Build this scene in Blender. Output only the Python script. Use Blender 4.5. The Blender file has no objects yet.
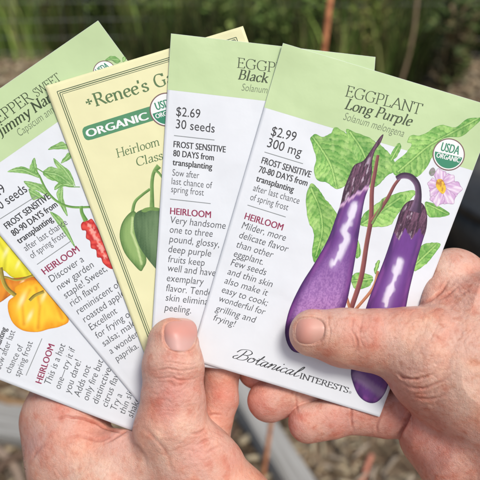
import bpy, bmesh, math, random
import numpy as np
from mathutils import Vector, Matrix
from mathutils.geometry import delaunay_2d_cdt
random.seed(7); rng = np.random.default_rng(7)
S = bpy.context.scene
COL = S.collection

# ------------------------------------------------------------------ camera
TAN = 0.39
cam_d = bpy.data.cameras.new('camera'); cam = bpy.data.objects.new('camera', cam_d); COL.objects.link(cam)
cam_d.sensor_width = 36; cam_d.lens = 18 / TAN; cam_d.clip_start = 0.01; cam_d.clip_end = 300
cam.location = (0, 0, 1.35); cam.rotation_euler = (math.radians(55), 0, 0)
cam_d.dof.use_dof = True; cam_d.dof.focus_distance = 0.236; cam_d.dof.aperture_fstop = 13.0
S.camera = cam
CL = np.array(cam.location); CR = np.array(Matrix.Rotation(math.radians(55), 3, 'X'))
U = 0.00039                                   # metres of one photo unit at the depth of the packets

def W(px, py, h=0.0):
    """point of the hand-held fan: px, py across it, h units in front of its plane"""
    px, py, h = np.broadcast_arrays(np.asarray(px, float), np.asarray(py, float), np.asarray(h, float))
    d = 0.230 + 0.015 * (py - 60) / 330 - h * U
    c = np.stack([(px - 240) / 240 * TAN * d, -(py - 240) / 240 * TAN * d, -d], -1)
    return c @ CR.T + CL
def G(px, py, z=0.0):
    r = np.array([(px - 240) / 240 * TAN, -(py - 240) / 240 * TAN, -1.0]) @ CR.T
    return CL + r * ((z - CL[2]) / r[2])

# ------------------------------------------------------------------ helpers
def tag(o, label=None, cat=None, group=None, kind=None):
    for k, v in (('label', label), ('category', cat), ('group', group), ('kind', kind)):
        if v: o[k] = v
    return o
def empty(name, loc):
    o = bpy.data.objects.new(name, None); COL.objects.link(o); o.location = loc; o.empty_display_size = .01
    return o
def mesh_obj(name, verts, faces, mat, parent=None, smooth=False, cols=None):
    verts = np.asarray(verts, float)
    org = np.array(parent.location) if parent is not None else np.zeros(3)
    q = parent.parent if parent is not None else None
    while q is not None: org = org + np.array(q.location); q = q.parent
    me = bpy.data.meshes.new(name)
    me.from_pydata((verts - org).tolist(), [], faces if isinstance(faces, list) else faces.tolist())
    me.materials.append(mat)
    if smooth: me.polygons.foreach_set('use_smooth', [True] * len(me.polygons))
    if cols is not None:
        a = me.color_attributes.new('Col', 'FLOAT_COLOR', 'POINT')
        c4 = np.ones((len(verts), 4)); c4[:, :3] = cols
        a.data.foreach_set('color', c4.ravel())
    me.update()
    o = bpy.data.objects.new(name, me); COL.objects.link(o)
    if parent is not None: o.parent = parent
    return o
def srgb(r, g, b):
    return tuple((c / 255 / 12.92 if c / 255 <= .04045 else ((c / 255 + .055) / 1.055) ** 2.4) for c in (r, g, b))
def new_mat(name, color=(.5, .5, .5), rough=.6, spec=.5):
    m = bpy.data.materials.new(name); m.use_nodes = True
    b = m.node_tree.nodes['Principled BSDF']
    b.inputs['Base Color'].default_value = (*color, 1); b.inputs['Roughness'].default_value = rough
    b.inputs['Specular IOR Level'].default_value = spec
    return m
def nd(m, t, **kw):
    n = m.node_tree.nodes.new(t)
    for k, v in kw.items():
        if k in n.inputs: n.inputs[k].default_value = v
        else: setattr(n, k, v)
    return n
def lk(m, a, b): m.node_tree.links.new(a, b)
def noisy(m, c1, c2, scale, detail=6, bump=0, bscale=None, dist=.001, lo=.35, hi=.65):
    b = m.node_tree.nodes['Principled BSDF']
    tc = nd(m, 'ShaderNodeTexCoord'); n = nd(m, 'ShaderNodeTexNoise', Scale=scale, Detail=detail)
    lk(m, tc.outputs['Object'], n.inputs['Vector'])
    r = nd(m, 'ShaderNodeValToRGB'); r.color_ramp.elements[0].position = lo; r.color_ramp.elements[1].position = hi
    r.color_ramp.elements[0].color = (*c1, 1); r.color_ramp.elements[1].color = (*c2, 1)
    lk(m, n.outputs['Fac'], r.inputs['Fac']); lk(m, r.outputs['Color'], b.inputs['Base Color'])
    if bump:
        n2 = nd(m, 'ShaderNodeTexNoise', Scale=bscale or scale, Detail=8)
        lk(m, tc.outputs['Object'], n2.inputs['Vector'])
        bp = nd(m, 'ShaderNodeBump', Strength=bump, Distance=dist); lk(m, n2.outputs['Fac'], bp.inputs['Height'])
        lk(m, bp.outputs['Normal'], b.inputs['Normal'])
    return m
def hsh(ix, iy, s):
    v = np.sin(ix * 127.1 + iy * 311.7 + s * 74.7) * 43758.5453
    return v - np.floor(v)
def vnoise(x, y, s=0):
    x = np.asarray(x, float); y = np.asarray(y, float)
    ix = np.floor(x); iy = np.floor(y); fx = x - ix; fy = y - iy
    fx = fx * fx * (3 - 2 * fx); fy = fy * fy * (3 - 2 * fy)
    return (hsh(ix, iy, s) * (1 - fx) + hsh(ix + 1, iy, s) * fx) * (1 - fy) + (hsh(ix, iy + 1, s) * (1 - fx) + hsh(ix + 1, iy + 1, s) * fx) * fy
def fbm(x, y, s=0, o=4):
    t = 0; a = .5
    for k in range(o): t = t + a * vnoise(x * 2 ** k, y * 2 ** k, s + k); a *= .5
    return t / (1 - .5 ** o)
def sm(e0, e1, x):
    t = np.clip((x - e0) / (e1 - e0), 0, 1); return t * t * (3 - 2 * t)
def polydist(px, py, pts, closed=False):
    px = np.asarray(px, float); py = np.asarray(py, float)
    d = np.full(px.shape, 1e9); n = len(pts)
    for i in range(n if closed else n - 1):
        ax, ay = pts[i][:2]; bx, by = pts[(i + 1) % n][:2]
        vx, vy = bx - ax, by - ay; L = vx * vx + vy * vy + 1e-9
        t = np.clip(((px - ax) * vx + (py - ay) * vy) / L, 0, 1)
        d = np.minimum(d, np.hypot(px - ax - t * vx, py - ay - t * vy))
    return d
def inside(px, py, pts):
    r = np.zeros(np.shape(px), bool); n = len(pts)
    for i in range(n):
        ax, ay = pts[i][:2]; bx, by = pts[(i + 1) % n][:2]
        if ay == by: continue
        c = ((ay > py) != (by > py)) & (px < (bx - ax) * (py - ay) / (by - ay) + ax)
        r ^= c
    return r
def catmull(pts, n=6, closed=False):
    P = [np.array(p, float) for p in pts]; out = []; N = len(P)
    rg = range(N) if closed else range(N - 1)
    for i in rg:
        p0 = P[(i - 1) % N] if closed or i > 0 else P[0] * 2 - P[1]
        p1 = P[i]; p2 = P[(i + 1) % N]
        p3 = P[(i + 2) % N] if closed or i + 2 < N else P[-1] * 2 - P[-2]
        for k in range(n):
            t = k / n
            out.append(.5 * (2 * p1 + (p2 - p0) * t + (2 * p0 - 5 * p1 + 4 * p2 - p3) * t * t + (3 * p1 - p0 - 3 * p2 + p3) * t ** 3))
    if not closed: out.append(P[-1])
    return out

# ------------------------------------------------------------------ seed packets
def paper_wave(px, py):
    return 1.6 * (fbm(px / 70, py / 70, 3, 3) - .5) + 2.2 * np.sin((px + py * .35) / 95.0)
class Packet:
    LW, LH = 208.0, 328.0
    def __init__(s, k, tl, tr, br, bl, label, group):
        s.k = k; s.h0 = -(4 - k) * 2.7; q_ = np.random.default_rng(40 + k)
        s.folds = [(math.cos(a_), math.sin(a_), q_.uniform(40, 230) * 1.0, q_.uniform(.2, .55)) for a_ in q_.uniform(-.5, 1.8, 4)]
        s.c = [np.array(p, float) for p in (tl, tr, br, bl)]
        src = [(0, 0), (s.LW, 0), (s.LW, s.LH), (0, s.LH)]
        A = []; B = []
        for (u, v), (x, y) in zip(src, s.c):
            A.append([u, v, 1, 0, 0, 0, -u * x, -v * x]); B.append(x)
            A.append([0, 0, 0, u, v, 1, -u * y, -v * y]); B.append(y)
        s.H = np.append(np.linalg.solve(np.array(A), np.array(B)), 1).reshape(3, 3); s.Hi = np.linalg.inv(s.H)
        s.root = empty('seed_packet', W(*s.c[3], s.h0).tolist()); tag(s.root, label, 'seed packet', group)
    def xy(s, u, v):
        u, v = np.broadcast_arrays(np.asarray(u, float), np.asarray(v, float))
        q = np.stack([u, v, np.ones_like(u)], -1) @ s.H.T
        return q[..., 0] / q[..., 2], q[..., 1] / q[..., 2]
    def uv(s, x, y):
        x, y = np.broadcast_arrays(np.asarray(x, float), np.asarray(y, float))
        q = np.stack([x, y, np.ones_like(x)], -1) @ s.Hi.T
        return q[..., 0] / q[..., 2], q[..., 1] / q[..., 2]
    def surf(s, x, y, dh=0.0, back=False):
        u, v = s.uv(x, y)
        a = np.clip(u / s.LW, 0, 1); b = np.clip(v / s.LH, 0, 1)
        bul = np.clip(np.sin(math.pi * a) * np.sin(math.pi * b), 0, 1) ** .55
        wr = (fbm(u / 26, v / 40, 11 + s.k, 3) - .5) * bul * 1.2
        for (ca_, sa_, of_, am_) in s.folds: wr = wr - am_ * bul * np.exp(-((u * ca_ + v * sa_ - of_) / 5.0) ** 2)
        wr = wr + .35 * np.exp(-((u - s.LW * .03) / 1.6) ** 2) * -1 * (1 - 0)      # pressed side seam
        wr = wr + 2.6 * (np.exp(-(u ** 2 + v ** 2) / 500) + .8 * np.exp(-((u - s.LW) ** 2 + v ** 2) / 700)) * (0 if back else 1 / .6)
        if back: dh = dh + 2.6 * (np.exp(-(u ** 2 + v ** 2) / 500) + .8 * np.exp(-((u - s.LW) ** 2 + v ** 2) / 700))
        h = s.h0 + paper_wave(x, y) + (-.5 - bul * .35 if back else bul * .75 + wr * .6) + dh
        return W(x, y, h)
    def envelope(s, mat):
        nu, nv = 70, 110
        uu, vv = np.meshgrid(np.linspace(0, s.LW, nu + 1), np.linspace(0, s.LH, nv + 1), indexing='ij')
        x, y = s.xy(uu, vv)
        # edges of the paper are never ruler straight
        F = s.surf(x, y).reshape(-1, 3); Bk = s.surf(x, y, back=True).reshape(-1, 3)
        n = (nu + 1) * (nv + 1); f = []
        for i in range(nu):
            for j in range(nv):
                a = i * (nv + 1) + j; b = a + nv + 1
                f.append((a, a + 1, b + 1, b)); f.append((n + a, n + b, n + b + 1, n + a + 1))
        for i in range(nu):
            for j in (0, nv):
                a = i * (nv + 1) + j; b = a + nv + 1; f.append((a, b, n + b, n + a) if j == 0 else (b, a, n + a, n + b))
        for j in range(nv):
            for i in (0, nu):
                a = i * (nv + 1) + j; b = a + 1; f.append((b, a, n + a, n + b) if i == 0 else (a, b, n + b, n + a))
        return mesh_obj('envelope', np.vstack([F, Bk]), f, mat, s.root, True)
    def patch(s, name, poly, mat, colf=None, dh=.06, step=1.6, parent=None, dense=True, uvspace=False):
        """a printed shape with outline poly (photo units), coloured by colf(x, y)"""
        pts = [np.array(p, float) for p in poly]
        if dense:
            out = []
            for i in range(len(pts)):
                a, b = pts[i], pts[(i + 1) % len(pts)]; n = max(1, int(np.hypot(*(b - a)) / step))
                out += [a + (b - a) * k / n for k in range(n)]
            pts = out
        P = np.array(pts); no = len(P)
        x0, y0 = P.min(0); x1, y1 = P.max(0)
        gx, gy = np.meshgrid(np.arange(x0 + step * .5, x1, step), np.arange(y0 + step * .5, y1, step))
        gx = gx + (np.arange(gx.shape[0]) % 2)[:, None] * step * .5
        gx = gx.ravel(); gy = gy.ravel()
        k = inside(gx, gy, P) & (polydist(gx, gy, P, True) > step * .45)
        V = [Vector(p) for p in P] + [Vector(p) for p in zip(gx[k], gy[k])]
        area = sum(P[i][0] * P[(i + 1) % no][1] - P[(i + 1) % no][0] * P[i][1] for i in range(no))
        face = list(range(no)) if area > 0 else list(range(no))[::-1]
        v, e, f, ov, oe, of = delaunay_2d_cdt(V, [], [face], 0, 1e-5)
        f = [t[::-1] for t, o in zip(f, of) if o]
        v = np.array([tuple(q) for q in v])
        cols = None if colf is None else colf(v[:, 0], v[:, 1])
        return mesh_obj(name, s.surf(v[:, 0], v[:, 1], dh), f, mat, parent or s.root, True, cols)

def lay_strokes(strokes):
    V = []; F = []; Z_ = []
    for k, st in enumerate(strokes):
        for q in st:
            n = len(V); V += [tuple(map(float, c)) for c in q]; Z_ += [k % 14] * 4; F.append((n, n + 3, n + 2, n + 1))
    return np.array(V), F, np.array(Z_, float)
def cdt_union(polys):
    V = []; F = []
    for p in polys:
        a = sum(p[i][0] * p[(i + 1) % len(p)][1] - p[(i + 1) % len(p)][0] * p[i][1] for i in range(len(p)))
        if abs(a) < 1e-8: continue
        i0 = len(V); V += [Vector((float(q[0]), float(q[1]))) for q in p]
        r = list(range(i0, i0 + len(p))); F.append(r if a > 0 else r[::-1])
    v, e, f, ov, oe, of = delaunay_2d_cdt(V, [], F, 0, 1e-6)
    return np.array([tuple(q) for q in v]), [t for t, o in zip(f, of) if o]
def stroke_polys(pts, wf):
    P = [np.array(p, float) for p in pts]; n = len(P)
    if n < 2: return []
    L = []; R = []
    for i in range(n):
        d = P[min(i + 1, n - 1)] - P[max(i - 1, 0)]; d = d / (np.hypot(*d) + 1e-9)
        w = wf(d, i / (n - 1)) / 2; nn = np.array([-d[1], d[0]])
        L.append(P[i] + nn * w); R.append(P[i] - nn * w)
    return [[L[i], L[i + 1], R[i + 1], R[i]] for i in range(n - 1)]

# glyph strokes for the lettering drawn with a broad pen: 'l' straight, 'c' curved
GL = {
'A': (.64, 'l.03,0 .31,.7|l.31,.7 .58,0|l.12,.25 .48,.25|l-.03,0 .12,0|l.48,0 .67,0'),
'B': (.54, 'l.1,0 .1,.69|c.1,.69 .3,.68 .39,.6 .37,.45 .27,.38 .1,.37|c.27,.38 .43,.33 .47,.2 .4,.04 .28,.01 .1,.01|l0,0 .12,0|l0,.7 .12,.7'),
'C': (.63, 'c.56,.55 .5,.66 .36,.7 .2,.67 .08,.52 .05,.35 .08,.17 .2,.03 .36,0 .5,.04 .58,.14|l.57,.7 .56,.53'),
'D': (.68, 'l.1,0 .1,.7|c.1,.69 .35,.69 .55,.6 .63,.36 .56,.12 .36,.01 .1,.01|l0,0 .12,0|l0,.7 .12,.7'),
'E': (.53, 'l.1,0 .1,.7|l.1,.69 .42,.69|l.1,.37 .34,.37|l.1,.01 .46,.01|l.42,.71 .43,.57|l.46,0 .49,.14|l.34,.43 .34,.31|l0,0 .12,0|l0,.7 .12,.7'),
'G': (.7, 'c.57,.56 .5,.66 .36,.7 .2,.67 .08,.52 .05,.35 .08,.17 .2,.03 .36,0 .48,.02 .57,.07|l.57,.05 .57,.3|l.46,.31 .66,.31|l.58,.7 .57,.54'),
'H': (.7, 'l.1,0 .1,.7|l.58,0 .58,.7|l.1,.36 .58,.36|l0,0 .2,0|l0,.7 .2,.7|l.48,0 .68,0|l.48,.7 .68,.7'),
'I': (.28, 'l.13,0 .13,.7|l.03,0 .23,0|l.03,.7 .23,.7'),
'J': (.3, 'c.16,.7 .16,.3 .15,0 .1,-.12 -.02,-.17|l.05,.7 .26,.7'),
'L': (.5, 'l.1,0 .1,.7|l.1,.01 .42,.01|l.43,0 .46,.15|l0,0 .12,0|l0,.7 .2,.7'),
'N': (.7, 'l.1,0 .1,.69|l.08,.69 .56,.02|l.58,0 .58,.7|l0,0 .2,0|l0,.7 .12,.7|l.48,.7 .68,.7'),
'P': (.52, 'l.1,0 .1,.7|c.1,.69 .3,.69 .42,.62 .43,.45 .34,.34 .1,.33|l0,0 .2,0|l0,.7 .12,.7'),
'R': (.58, 'l.1,0 .1,.7|c.1,.69 .3,.69 .41,.62 .41,.45 .32,.36 .1,.35|l.26,.36 .54,0|l.5,0 .62,0|l0,0 .2,0|l0,.7 .12,.7'),
'S': (.46, 'c.37,.56 .34,.66 .23,.7 .11,.67 .07,.55 .13,.44 .28,.34 .38,.24 .39,.12 .31,.02 .2,0 .09,.04 .06,.15|l.38,.68 .37,.54|l.06,.17 .05,.02'),
'T': (.58, 'l.28,0 .28,.7|l.02,.69 .54,.69|l.02,.71 .01,.56|l.54,.71 .55,.56|l.18,0 .38,0'),
'U': (.68, 'c.1,.7 .1,.3 .16,.06 .32,0 .5,.08 .56,.3 .56,.7|l0,.7 .2,.7|l.46,.7 .66,.7'),
'W': (.9, 'l.04,.7 .24,0|l.24,0 .44,.7|l.44,.7 .64,0|l.64,0 .84,.7|l-.04,.7 .14,.7|l.36,.7 .52,.7|l.76,.7 .92,.7'),
'a': (.45, 'c.09,.36 .16,.44 .27,.44 .33,.36 .33,.2 .34,.04 .42,.02|c.33,.27 .18,.23 .07,.14 .1,.02 .2,.0 .33,.1'),
'b': (.5, 'l.09,.72 .09,.02|c.09,.32 .2,.44 .33,.42 .42,.25 .36,.05 .22,-.01 .09,.06|l.0,.71 .1,.71'),
'c': (.4, 'c.36,.34 .3,.43 .2,.44 .08,.35 .06,.2 .12,.04 .23,-.01 .36,.07'),
'd': (.52, 'l.38,.72 .38,.03|c.38,.34 .28,.44 .16,.42 .06,.28 .07,.1 .17,-.01 .28,.02 .38,.12|l.3,.71 .39,.71|l.38,.01 .48,.02'),
'e': (.42, 'c.07,.23 .2,.25 .36,.27|c.36,.26 .33,.4 .22,.44 .1,.37 .06,.2 .12,.04 .23,-.01 .37,.07'),
'g': (.46, 'c.34,.4 .2,.44 .09,.37 .09,.22 .2,.14 .32,.2 .34,.32 .29,.42|c.16,.15 .08,.08 .14,.01 .3,-.01 .4,-.09 .34,-.2 .18,-.23 .05,-.17 .06,-.07 .15,0|l.3,.41 .44,.43'),
'h': (.54, 'l.1,0 .1,.72|c.1,.3 .22,.43 .34,.42 .4,.32 .4,.15 .4,0|l.0,.71 .1,.71|l.02,0 .18,0|l.32,0 .49,0'),
'i': (.26, 'l.12,0 .12,.43|l.03,.42 .13,.42|l.03,0 .22,0|l.12,.58 .12,.66'),
'k': (.5, 'l.1,0 .1,.72|l.12,.2 .36,.42|l.2,.26 .42,0|l.0,.71 .1,.71|l.02,0 .18,0|l.28,.43 .44,.43|l.34,0 .5,0'),
'l': (.26, 'l.12,0 .12,.72|l.03,.71 .13,.71|l.03,0 .22,0'),
'm': (.8, 'l.1,0 .1,.43|c.1,.3 .2,.43 .31,.42 .37,.32 .37,.15 .37,0|c.37,.3 .48,.43 .6,.42 .66,.32 .66,.15 .66,0|l0,.42 .1,.42|l.02,0 .18,0|l.3,0 .44,0|l.59,0 .74,0'),
'n': (.54, 'l.1,0 .1,.43|c.1,.3 .22,.43 .34,.42 .4,.32 .4,.15 .4,0|l0,.42 .1,.42|l.02,0 .18,0|l.32,0 .49,0'),
'o': (.48, 'c.24,.44 .11,.38 .06,.22 .11,.05 .24,0 .37,.06 .42,.22 .37,.38 .24,.44'),
'p': (.52, 'l.1,-.22 .1,.43|c.1,.32 .22,.44 .35,.41 .43,.24 .37,.05 .23,-.01 .1,.07|l0,.42 .1,.42|l.02,-.22 .19,-.22'),
'r': (.38, 'l.1,0 .1,.43|c.1,.28 .2,.42 .33,.42|l0,.42 .1,.42|l.02,0 .19,0|l.32,.43 .33,.35'),
's': (.37, 'c.29,.34 .25,.43 .17,.44 .08,.39 .08,.29 .2,.22 .29,.14 .27,.03 .16,-.01 .06,.04 .05,.12'),
't': (.33, 'c.12,.6 .12,.3 .12,.08 .19,-.01 .3,.04|l.02,.42 .28,.42'),
'u': (.54, 'c.1,.43 .1,.15 .15,.01 .28,.02 .38,.14|l.39,.43 .39,.02|l0,.42 .1,.42|l.3,.42 .39,.42|l.39,.01 .47,.01'),
'w': (.68, 'l.04,.43 .18,0|l.18,0 .33,.43|l.33,.43 .48,0|l.48,0 .62,.43|l-.02,.43 .1,.43|l.56,.43 .68,.43'),
'y': (.48, 'l.05,.43 .23,.02|c.42,.43 .3,.15 .2,-.12 .1,-.22 .02,-.2|l-.02,.43 .12,.43|l.34,.43 .48,.43'),
"'": (.16, 'l.08,.72 .06,.54'), ' ': (.26, ''),
}
def pen_text(txt, thick=.085, thin=.028, shear=0.0, smallcaps=None):
    polys = []; x = 0
    for i, ch in enumerate(txt):
        adv, st = GL[ch]
        sc = 1.0
        for s in filter(None, st.split('|')):
            pts = [tuple(float(q) for q in p.split(',')) for p in s[1:].split()]
            if s[0] == 'c': pts = catmull(pts, 5)
            pts = [(x + px * sc, py * sc) for px, py in pts]
            pts = [(a + b * shear, b) for a, b in pts]
            nb = np.array([math.cos(.21), math.sin(.21)])
            polys.append(stroke_polys(pts, lambda d, t: thin + (thick - thin) * min(1, abs(d[0] * nb[1] - d[1] * nb[0])) ** 1.4))
        x += adv * sc
    return polys, x - .03
def sans_text(txt, bold=0.0, shear=0.0):
    c = bpy.data.curves.new('t', 'FONT'); c.body = txt; c.shear = shear; c.resolution_u = 3; c.offset = bold; c.size = 1
    o = bpy.data.objects.new('t', c); COL.objects.link(o)
    dg = bpy.context.evaluated_depsgraph_get(); me = o.evaluated_get(dg).to_mesh()
    v = np.array([q.co[:2] for q in me.vertices]); f = [tuple(p.vertices) for p in me.polygons]
    o.evaluated_get(dg).to_mesh_clear(); bpy.data.objects.remove(o); bpy.data.curves.remove(c)
    return v, f
def build_text(p, name, lines, mat, dh=.13, parent=None):
    """lines: (text, x0, y0, x1, y1, size, style) - the baseline runs over the paper from x0,y0 to x1,y1"""
    V = []; F = []; n = 0
    for (txt, x0, y0, x1, y1, size, style) in lines:
        copies = [0.0]
        if style[0] == 'pen': 
            polys, w = pen_text(txt, *style[1:]); v, f, lay = lay_strokes(polys)
        elif style[0] == 'raw':
            v, f, lay = lay_strokes(style[1]); w = style[2]
        else:
            bold = style[1] >= .008
            v, f = sans_text(txt, 0.0 if bold else style[1], style[2]); w = v[:, 0].max(); lay = 0
            if bold: k_ = style[1] / .008; copies = [q_ * k_ for q_ in (-.023, -.0115, 0, .0115, .023)]
        # keep the baseline exactly along the paper's rows
        u0, v0 = p.uv(x0, y0); u1, v1 = p.uv(x1, y1)
        L = float(np.hypot(u1 - u0, v1 - v0)); du, dv = (u1 - u0) / L, (v1 - v0) / L
        sx = L / w
        for q, cx in enumerate(copies):
            a = (v[:, 0] + cx) * sx; b = v[:, 1] * size
            uu = u0 + a * du + b * dv; vv = v0 + a * dv - b * du
            X, Y = p.xy(uu, vv)
            V.append(p.surf(X, Y, dh + q * .008 + lay * .004)); F += [tuple(i + n for i in t) for t in f]; n += len(v)
    return mesh_obj(name, np.vstack(V), F, mat, parent or p.root)
def rules(p, name, segs, w, mat, dh=.12):
    V = []; F = []; n = 0
    for (x0, y0, x1, y1) in segs:
        a = np.array([x0, y0]); b = np.array([x1, y1]); N = 14; d = (b - a) / np.hypot(*(b - a)); nn = np.array([-d[1], d[0]]) * w / 2
        for i in range(N + 1):
            c = a + (b - a) * i / N
            V += [c + nn, c - nn]
            if i < N: F.append((n + 2 * i, n + 2 * i + 2, n + 2 * i + 3, n + 2 * i + 1))
        n += 2 * (N + 1)
    V = np.array(V)
    return mesh_obj(name, p.surf(V[:, 0], V[:, 1], dh), F, mat, p.root)

# paper materials
def paper_mat(name, c):
    m = noisy(new_mat(name, c, .34, .5), tuple(q * .97 for q in c), c, 60, 4, .12, 900, .0002)
    b = m.node_tree.nodes['Principled BSDF']; tc = nd(m, 'ShaderNodeTexCoord'); n = nd(m, 'ShaderNodeTexNoise', Scale=42, Detail=3, Roughness=.4); lk(m, tc.outputs['Object'], n.inputs['Vector'])
    bp = nd(m, 'ShaderNodeBump', Strength=.3, Distance=.0035); lk(m, n.outputs['Fac'], bp.inputs['Height']); pb = [l for l in m.node_tree.links if l.to_socket == b.inputs['Normal']][0].from_node
    lk(m, bp.outputs['Normal'], pb.inputs['Normal'])
    return m
M_white = paper_mat('white_coated_paper', srgb(230, 234, 238))
M_green = paper_mat('green_header_print', srgb(197, 219, 166))
M_cream = paper_mat('cream_coated_paper', srgb(236, 233, 184))
M_ink = new_mat('grey_ink', srgb(78, 80, 84), .5)
M_inkd = new_mat('dark_ink', srgb(58, 58, 60), .5)
M_inkt = new_mat('title_ink', srgb(62, 76, 48), .5)
M_inkl = new_mat('light_ink', srgb(116, 132, 100), .5)
M_maroon = new_mat('maroon_ink', srgb(150, 48, 84), .5)
M_sage = new_mat('sage_ink', srgb(92, 122, 78), .5)
M_line = new_mat('border_ink', srgb(84, 104, 74), .5)
M_usda = new_mat('badge_green_ink', srgb(52, 138, 104), .45)
M_pill = new_mat('pill_green_ink', srgb(84, 146, 104), .45)
M_badgew = new_mat('badge_white_ink', srgb(238, 240, 238), .45)
M_ring = new_mat('badge_ring_ink', srgb(126, 96, 92), .45)
M_rule = new_mat('rule_ink', srgb(135, 140, 140), .5)
M_art = new_mat('printed_picture', (1, 1, 1), .42, .45)
at = nd(M_art, 'ShaderNodeAttribute', attribute_name='Col'); lk(M_art, at.outputs['Color'], M_art.node_tree.nodes['Principled BSDF'].inputs['Base Color'])

G5 = 'seed packets fanned out in both hands'
P1 = Packet(0, (-172, 314), (-94, 120), (209, 243), (133, 431), 'white packet with orange and yellow hot peppers, lowest at the left of the fan', G5)
P2 = Packet(1, (-77.5, 142), (98, 20.5), (296, 290), (140, 404), 'pepper sweet packet with green header, pepper leaves and a wrinkled red pepper', G5)
P3 = Packet(2, (45, 86), (243, 26), (342, 310), (151, 371), 'cream packet with thin green border and two dark green peppers', G5)
P4 = Packet(3, (171, 33.5), (375.5, 57), (352, 384), (150, 361), 'eggplant packet priced $2.69, half covered by the frontmost packet', G5)
P5 = Packet(4, (283, 43), (497, 107.5), (379.5, 417), (190, 359), 'frontmost eggplant packet priced $2.99 with two long purple eggplants', G5)
PK = [P1, P2, P3, P4, P5]
for p in PK: p.envelope(M_cream if p is P3 else M_white)

def header(p, v0, v1):
    us = np.linspace(0, p.LW, 71); us[0] = .15; us[-1] -= .15; vm = (v0 + v1) / 2
    vs = [q for q in np.linspace(0, p.LH, 111) if q < vm - .5]; vs[0] = .15; vs.append(vm); n = len(vs)
    uu, vv = np.meshgrid(us, vs, indexing='ij'); x, y = p.xy(uu, vv)
    F = [(i * n + j, i * n + j + 1, i * n + n + j + 1, i * n + n + j) for i in range(70) for j in range(n - 1)]
    return mesh_obj('header_band', p.surf(x, y, .05).reshape(-1, 3), F, M_green, p.root, True)
def vv_at(p, x, y): return float(p.uv(x, y)[1])
header(P5, vv_at(P5, 266, 103), vv_at(P5, 455, 170))
header(P4, vv_at(P4, 167, 90), vv_at(P4, 270, 101))
header(P1, 60, 60)
header(P2, vv_at(P2, 4, 159.5), vv_at(P2, 54, 124.5))

T_cap = ('pen', .07, .03, 0.0); T_bi = ('pen', .12, .045, .2); T_b = ('sans', .008, 0.0)
T_s = ('sans', 0.0, 0.0); T_l = ('sans', -.006, 0.0); T_i = ('sans', -.005, .14); T_il = ('sans', -.006, .2); T_m = ('sans', .0, 0.0)
SZ = 1.0
# front packet ---------------------------------------------------------------
build_text(P5, 'title_lettering', [('EGGPLANT', 345, 96, 420, 114.5, 14, T_cap), ('Long Purple', 344.5, 108.5, 410, 126, 13.6, T_bi)], M_inkt)
build_text(P5, 'latin_name', [('Solanum melongena', 342.5, 119.5, 403, 137, 10.5, T_il)], M_inkl)
build_text(P5, 'price_lettering', [('$2.99', 270, 135, 295, 141.5, 13, T_m), ('300 mg', 266, 146.5, 300.5, 156.5, 13, T_m)], M_inkd)
rules(P5, 'divider_line', [(264.5, 152, 303, 163.7)], .7, M_rule); rules(P5, 'divider_line', [(247.5, 205, 285.7, 217)], .7, M_rule)
build_text(P5, 'bold_lettering', [('FROST SENSITIVE', 260.7, 163, 310, 177.5, 9.0, T_b), ('70-80 DAYS from', 258, 172, 306.7, 186, 9.0, T_b), ('transplanting', 255.7, 181, 293, 192.3, 9.0, T_b)], M_inkd)
build_text(P5, 'description_lettering', [('after last chance', 252.5, 190.5, 298.7, 204, 9.6, T_l), ('of spring frost', 249.5, 199.7, 287.5, 210.5, 9.6, T_l),
 ('Milder, more', 240.7, 228, 285, 241, 10.3, T_i), ('delicate flavor', 238, 237.5, 287.5, 252.3, 10.3, T_i), ('than other', 235.5, 247, 272.5, 258, 10.3, T_i),
 ('eggplant.', 232.7, 256, 262.5, 265, 10.3, T_i), ('Few seeds', 229.7, 265, 265.5, 275.5, 10.3, T_i), ('and thin skin', 226.8, 274, 271.7, 287.3, 10.3, T_i),
 ('also make it', 223.7, 283, 267, 296, 10.3, T_i), ('easy to cook;', 220.7, 292, 267, 306, 10.3, T_i), ('wonderful for', 218, 301, 264.5, 315, 10.3, T_i),
 ('grilling and', 215, 310.7, 255, 323, 10.3, T_i), ('frying!', 212.5, 320, 234.5, 327, 10.3, T_i)], M_ink)
build_text(P5, 'heirloom_lettering', [('HEIRLOOM', 243.7, 218.7, 282, 230.5, 9.6, T_b)], M_maroon)
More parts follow.
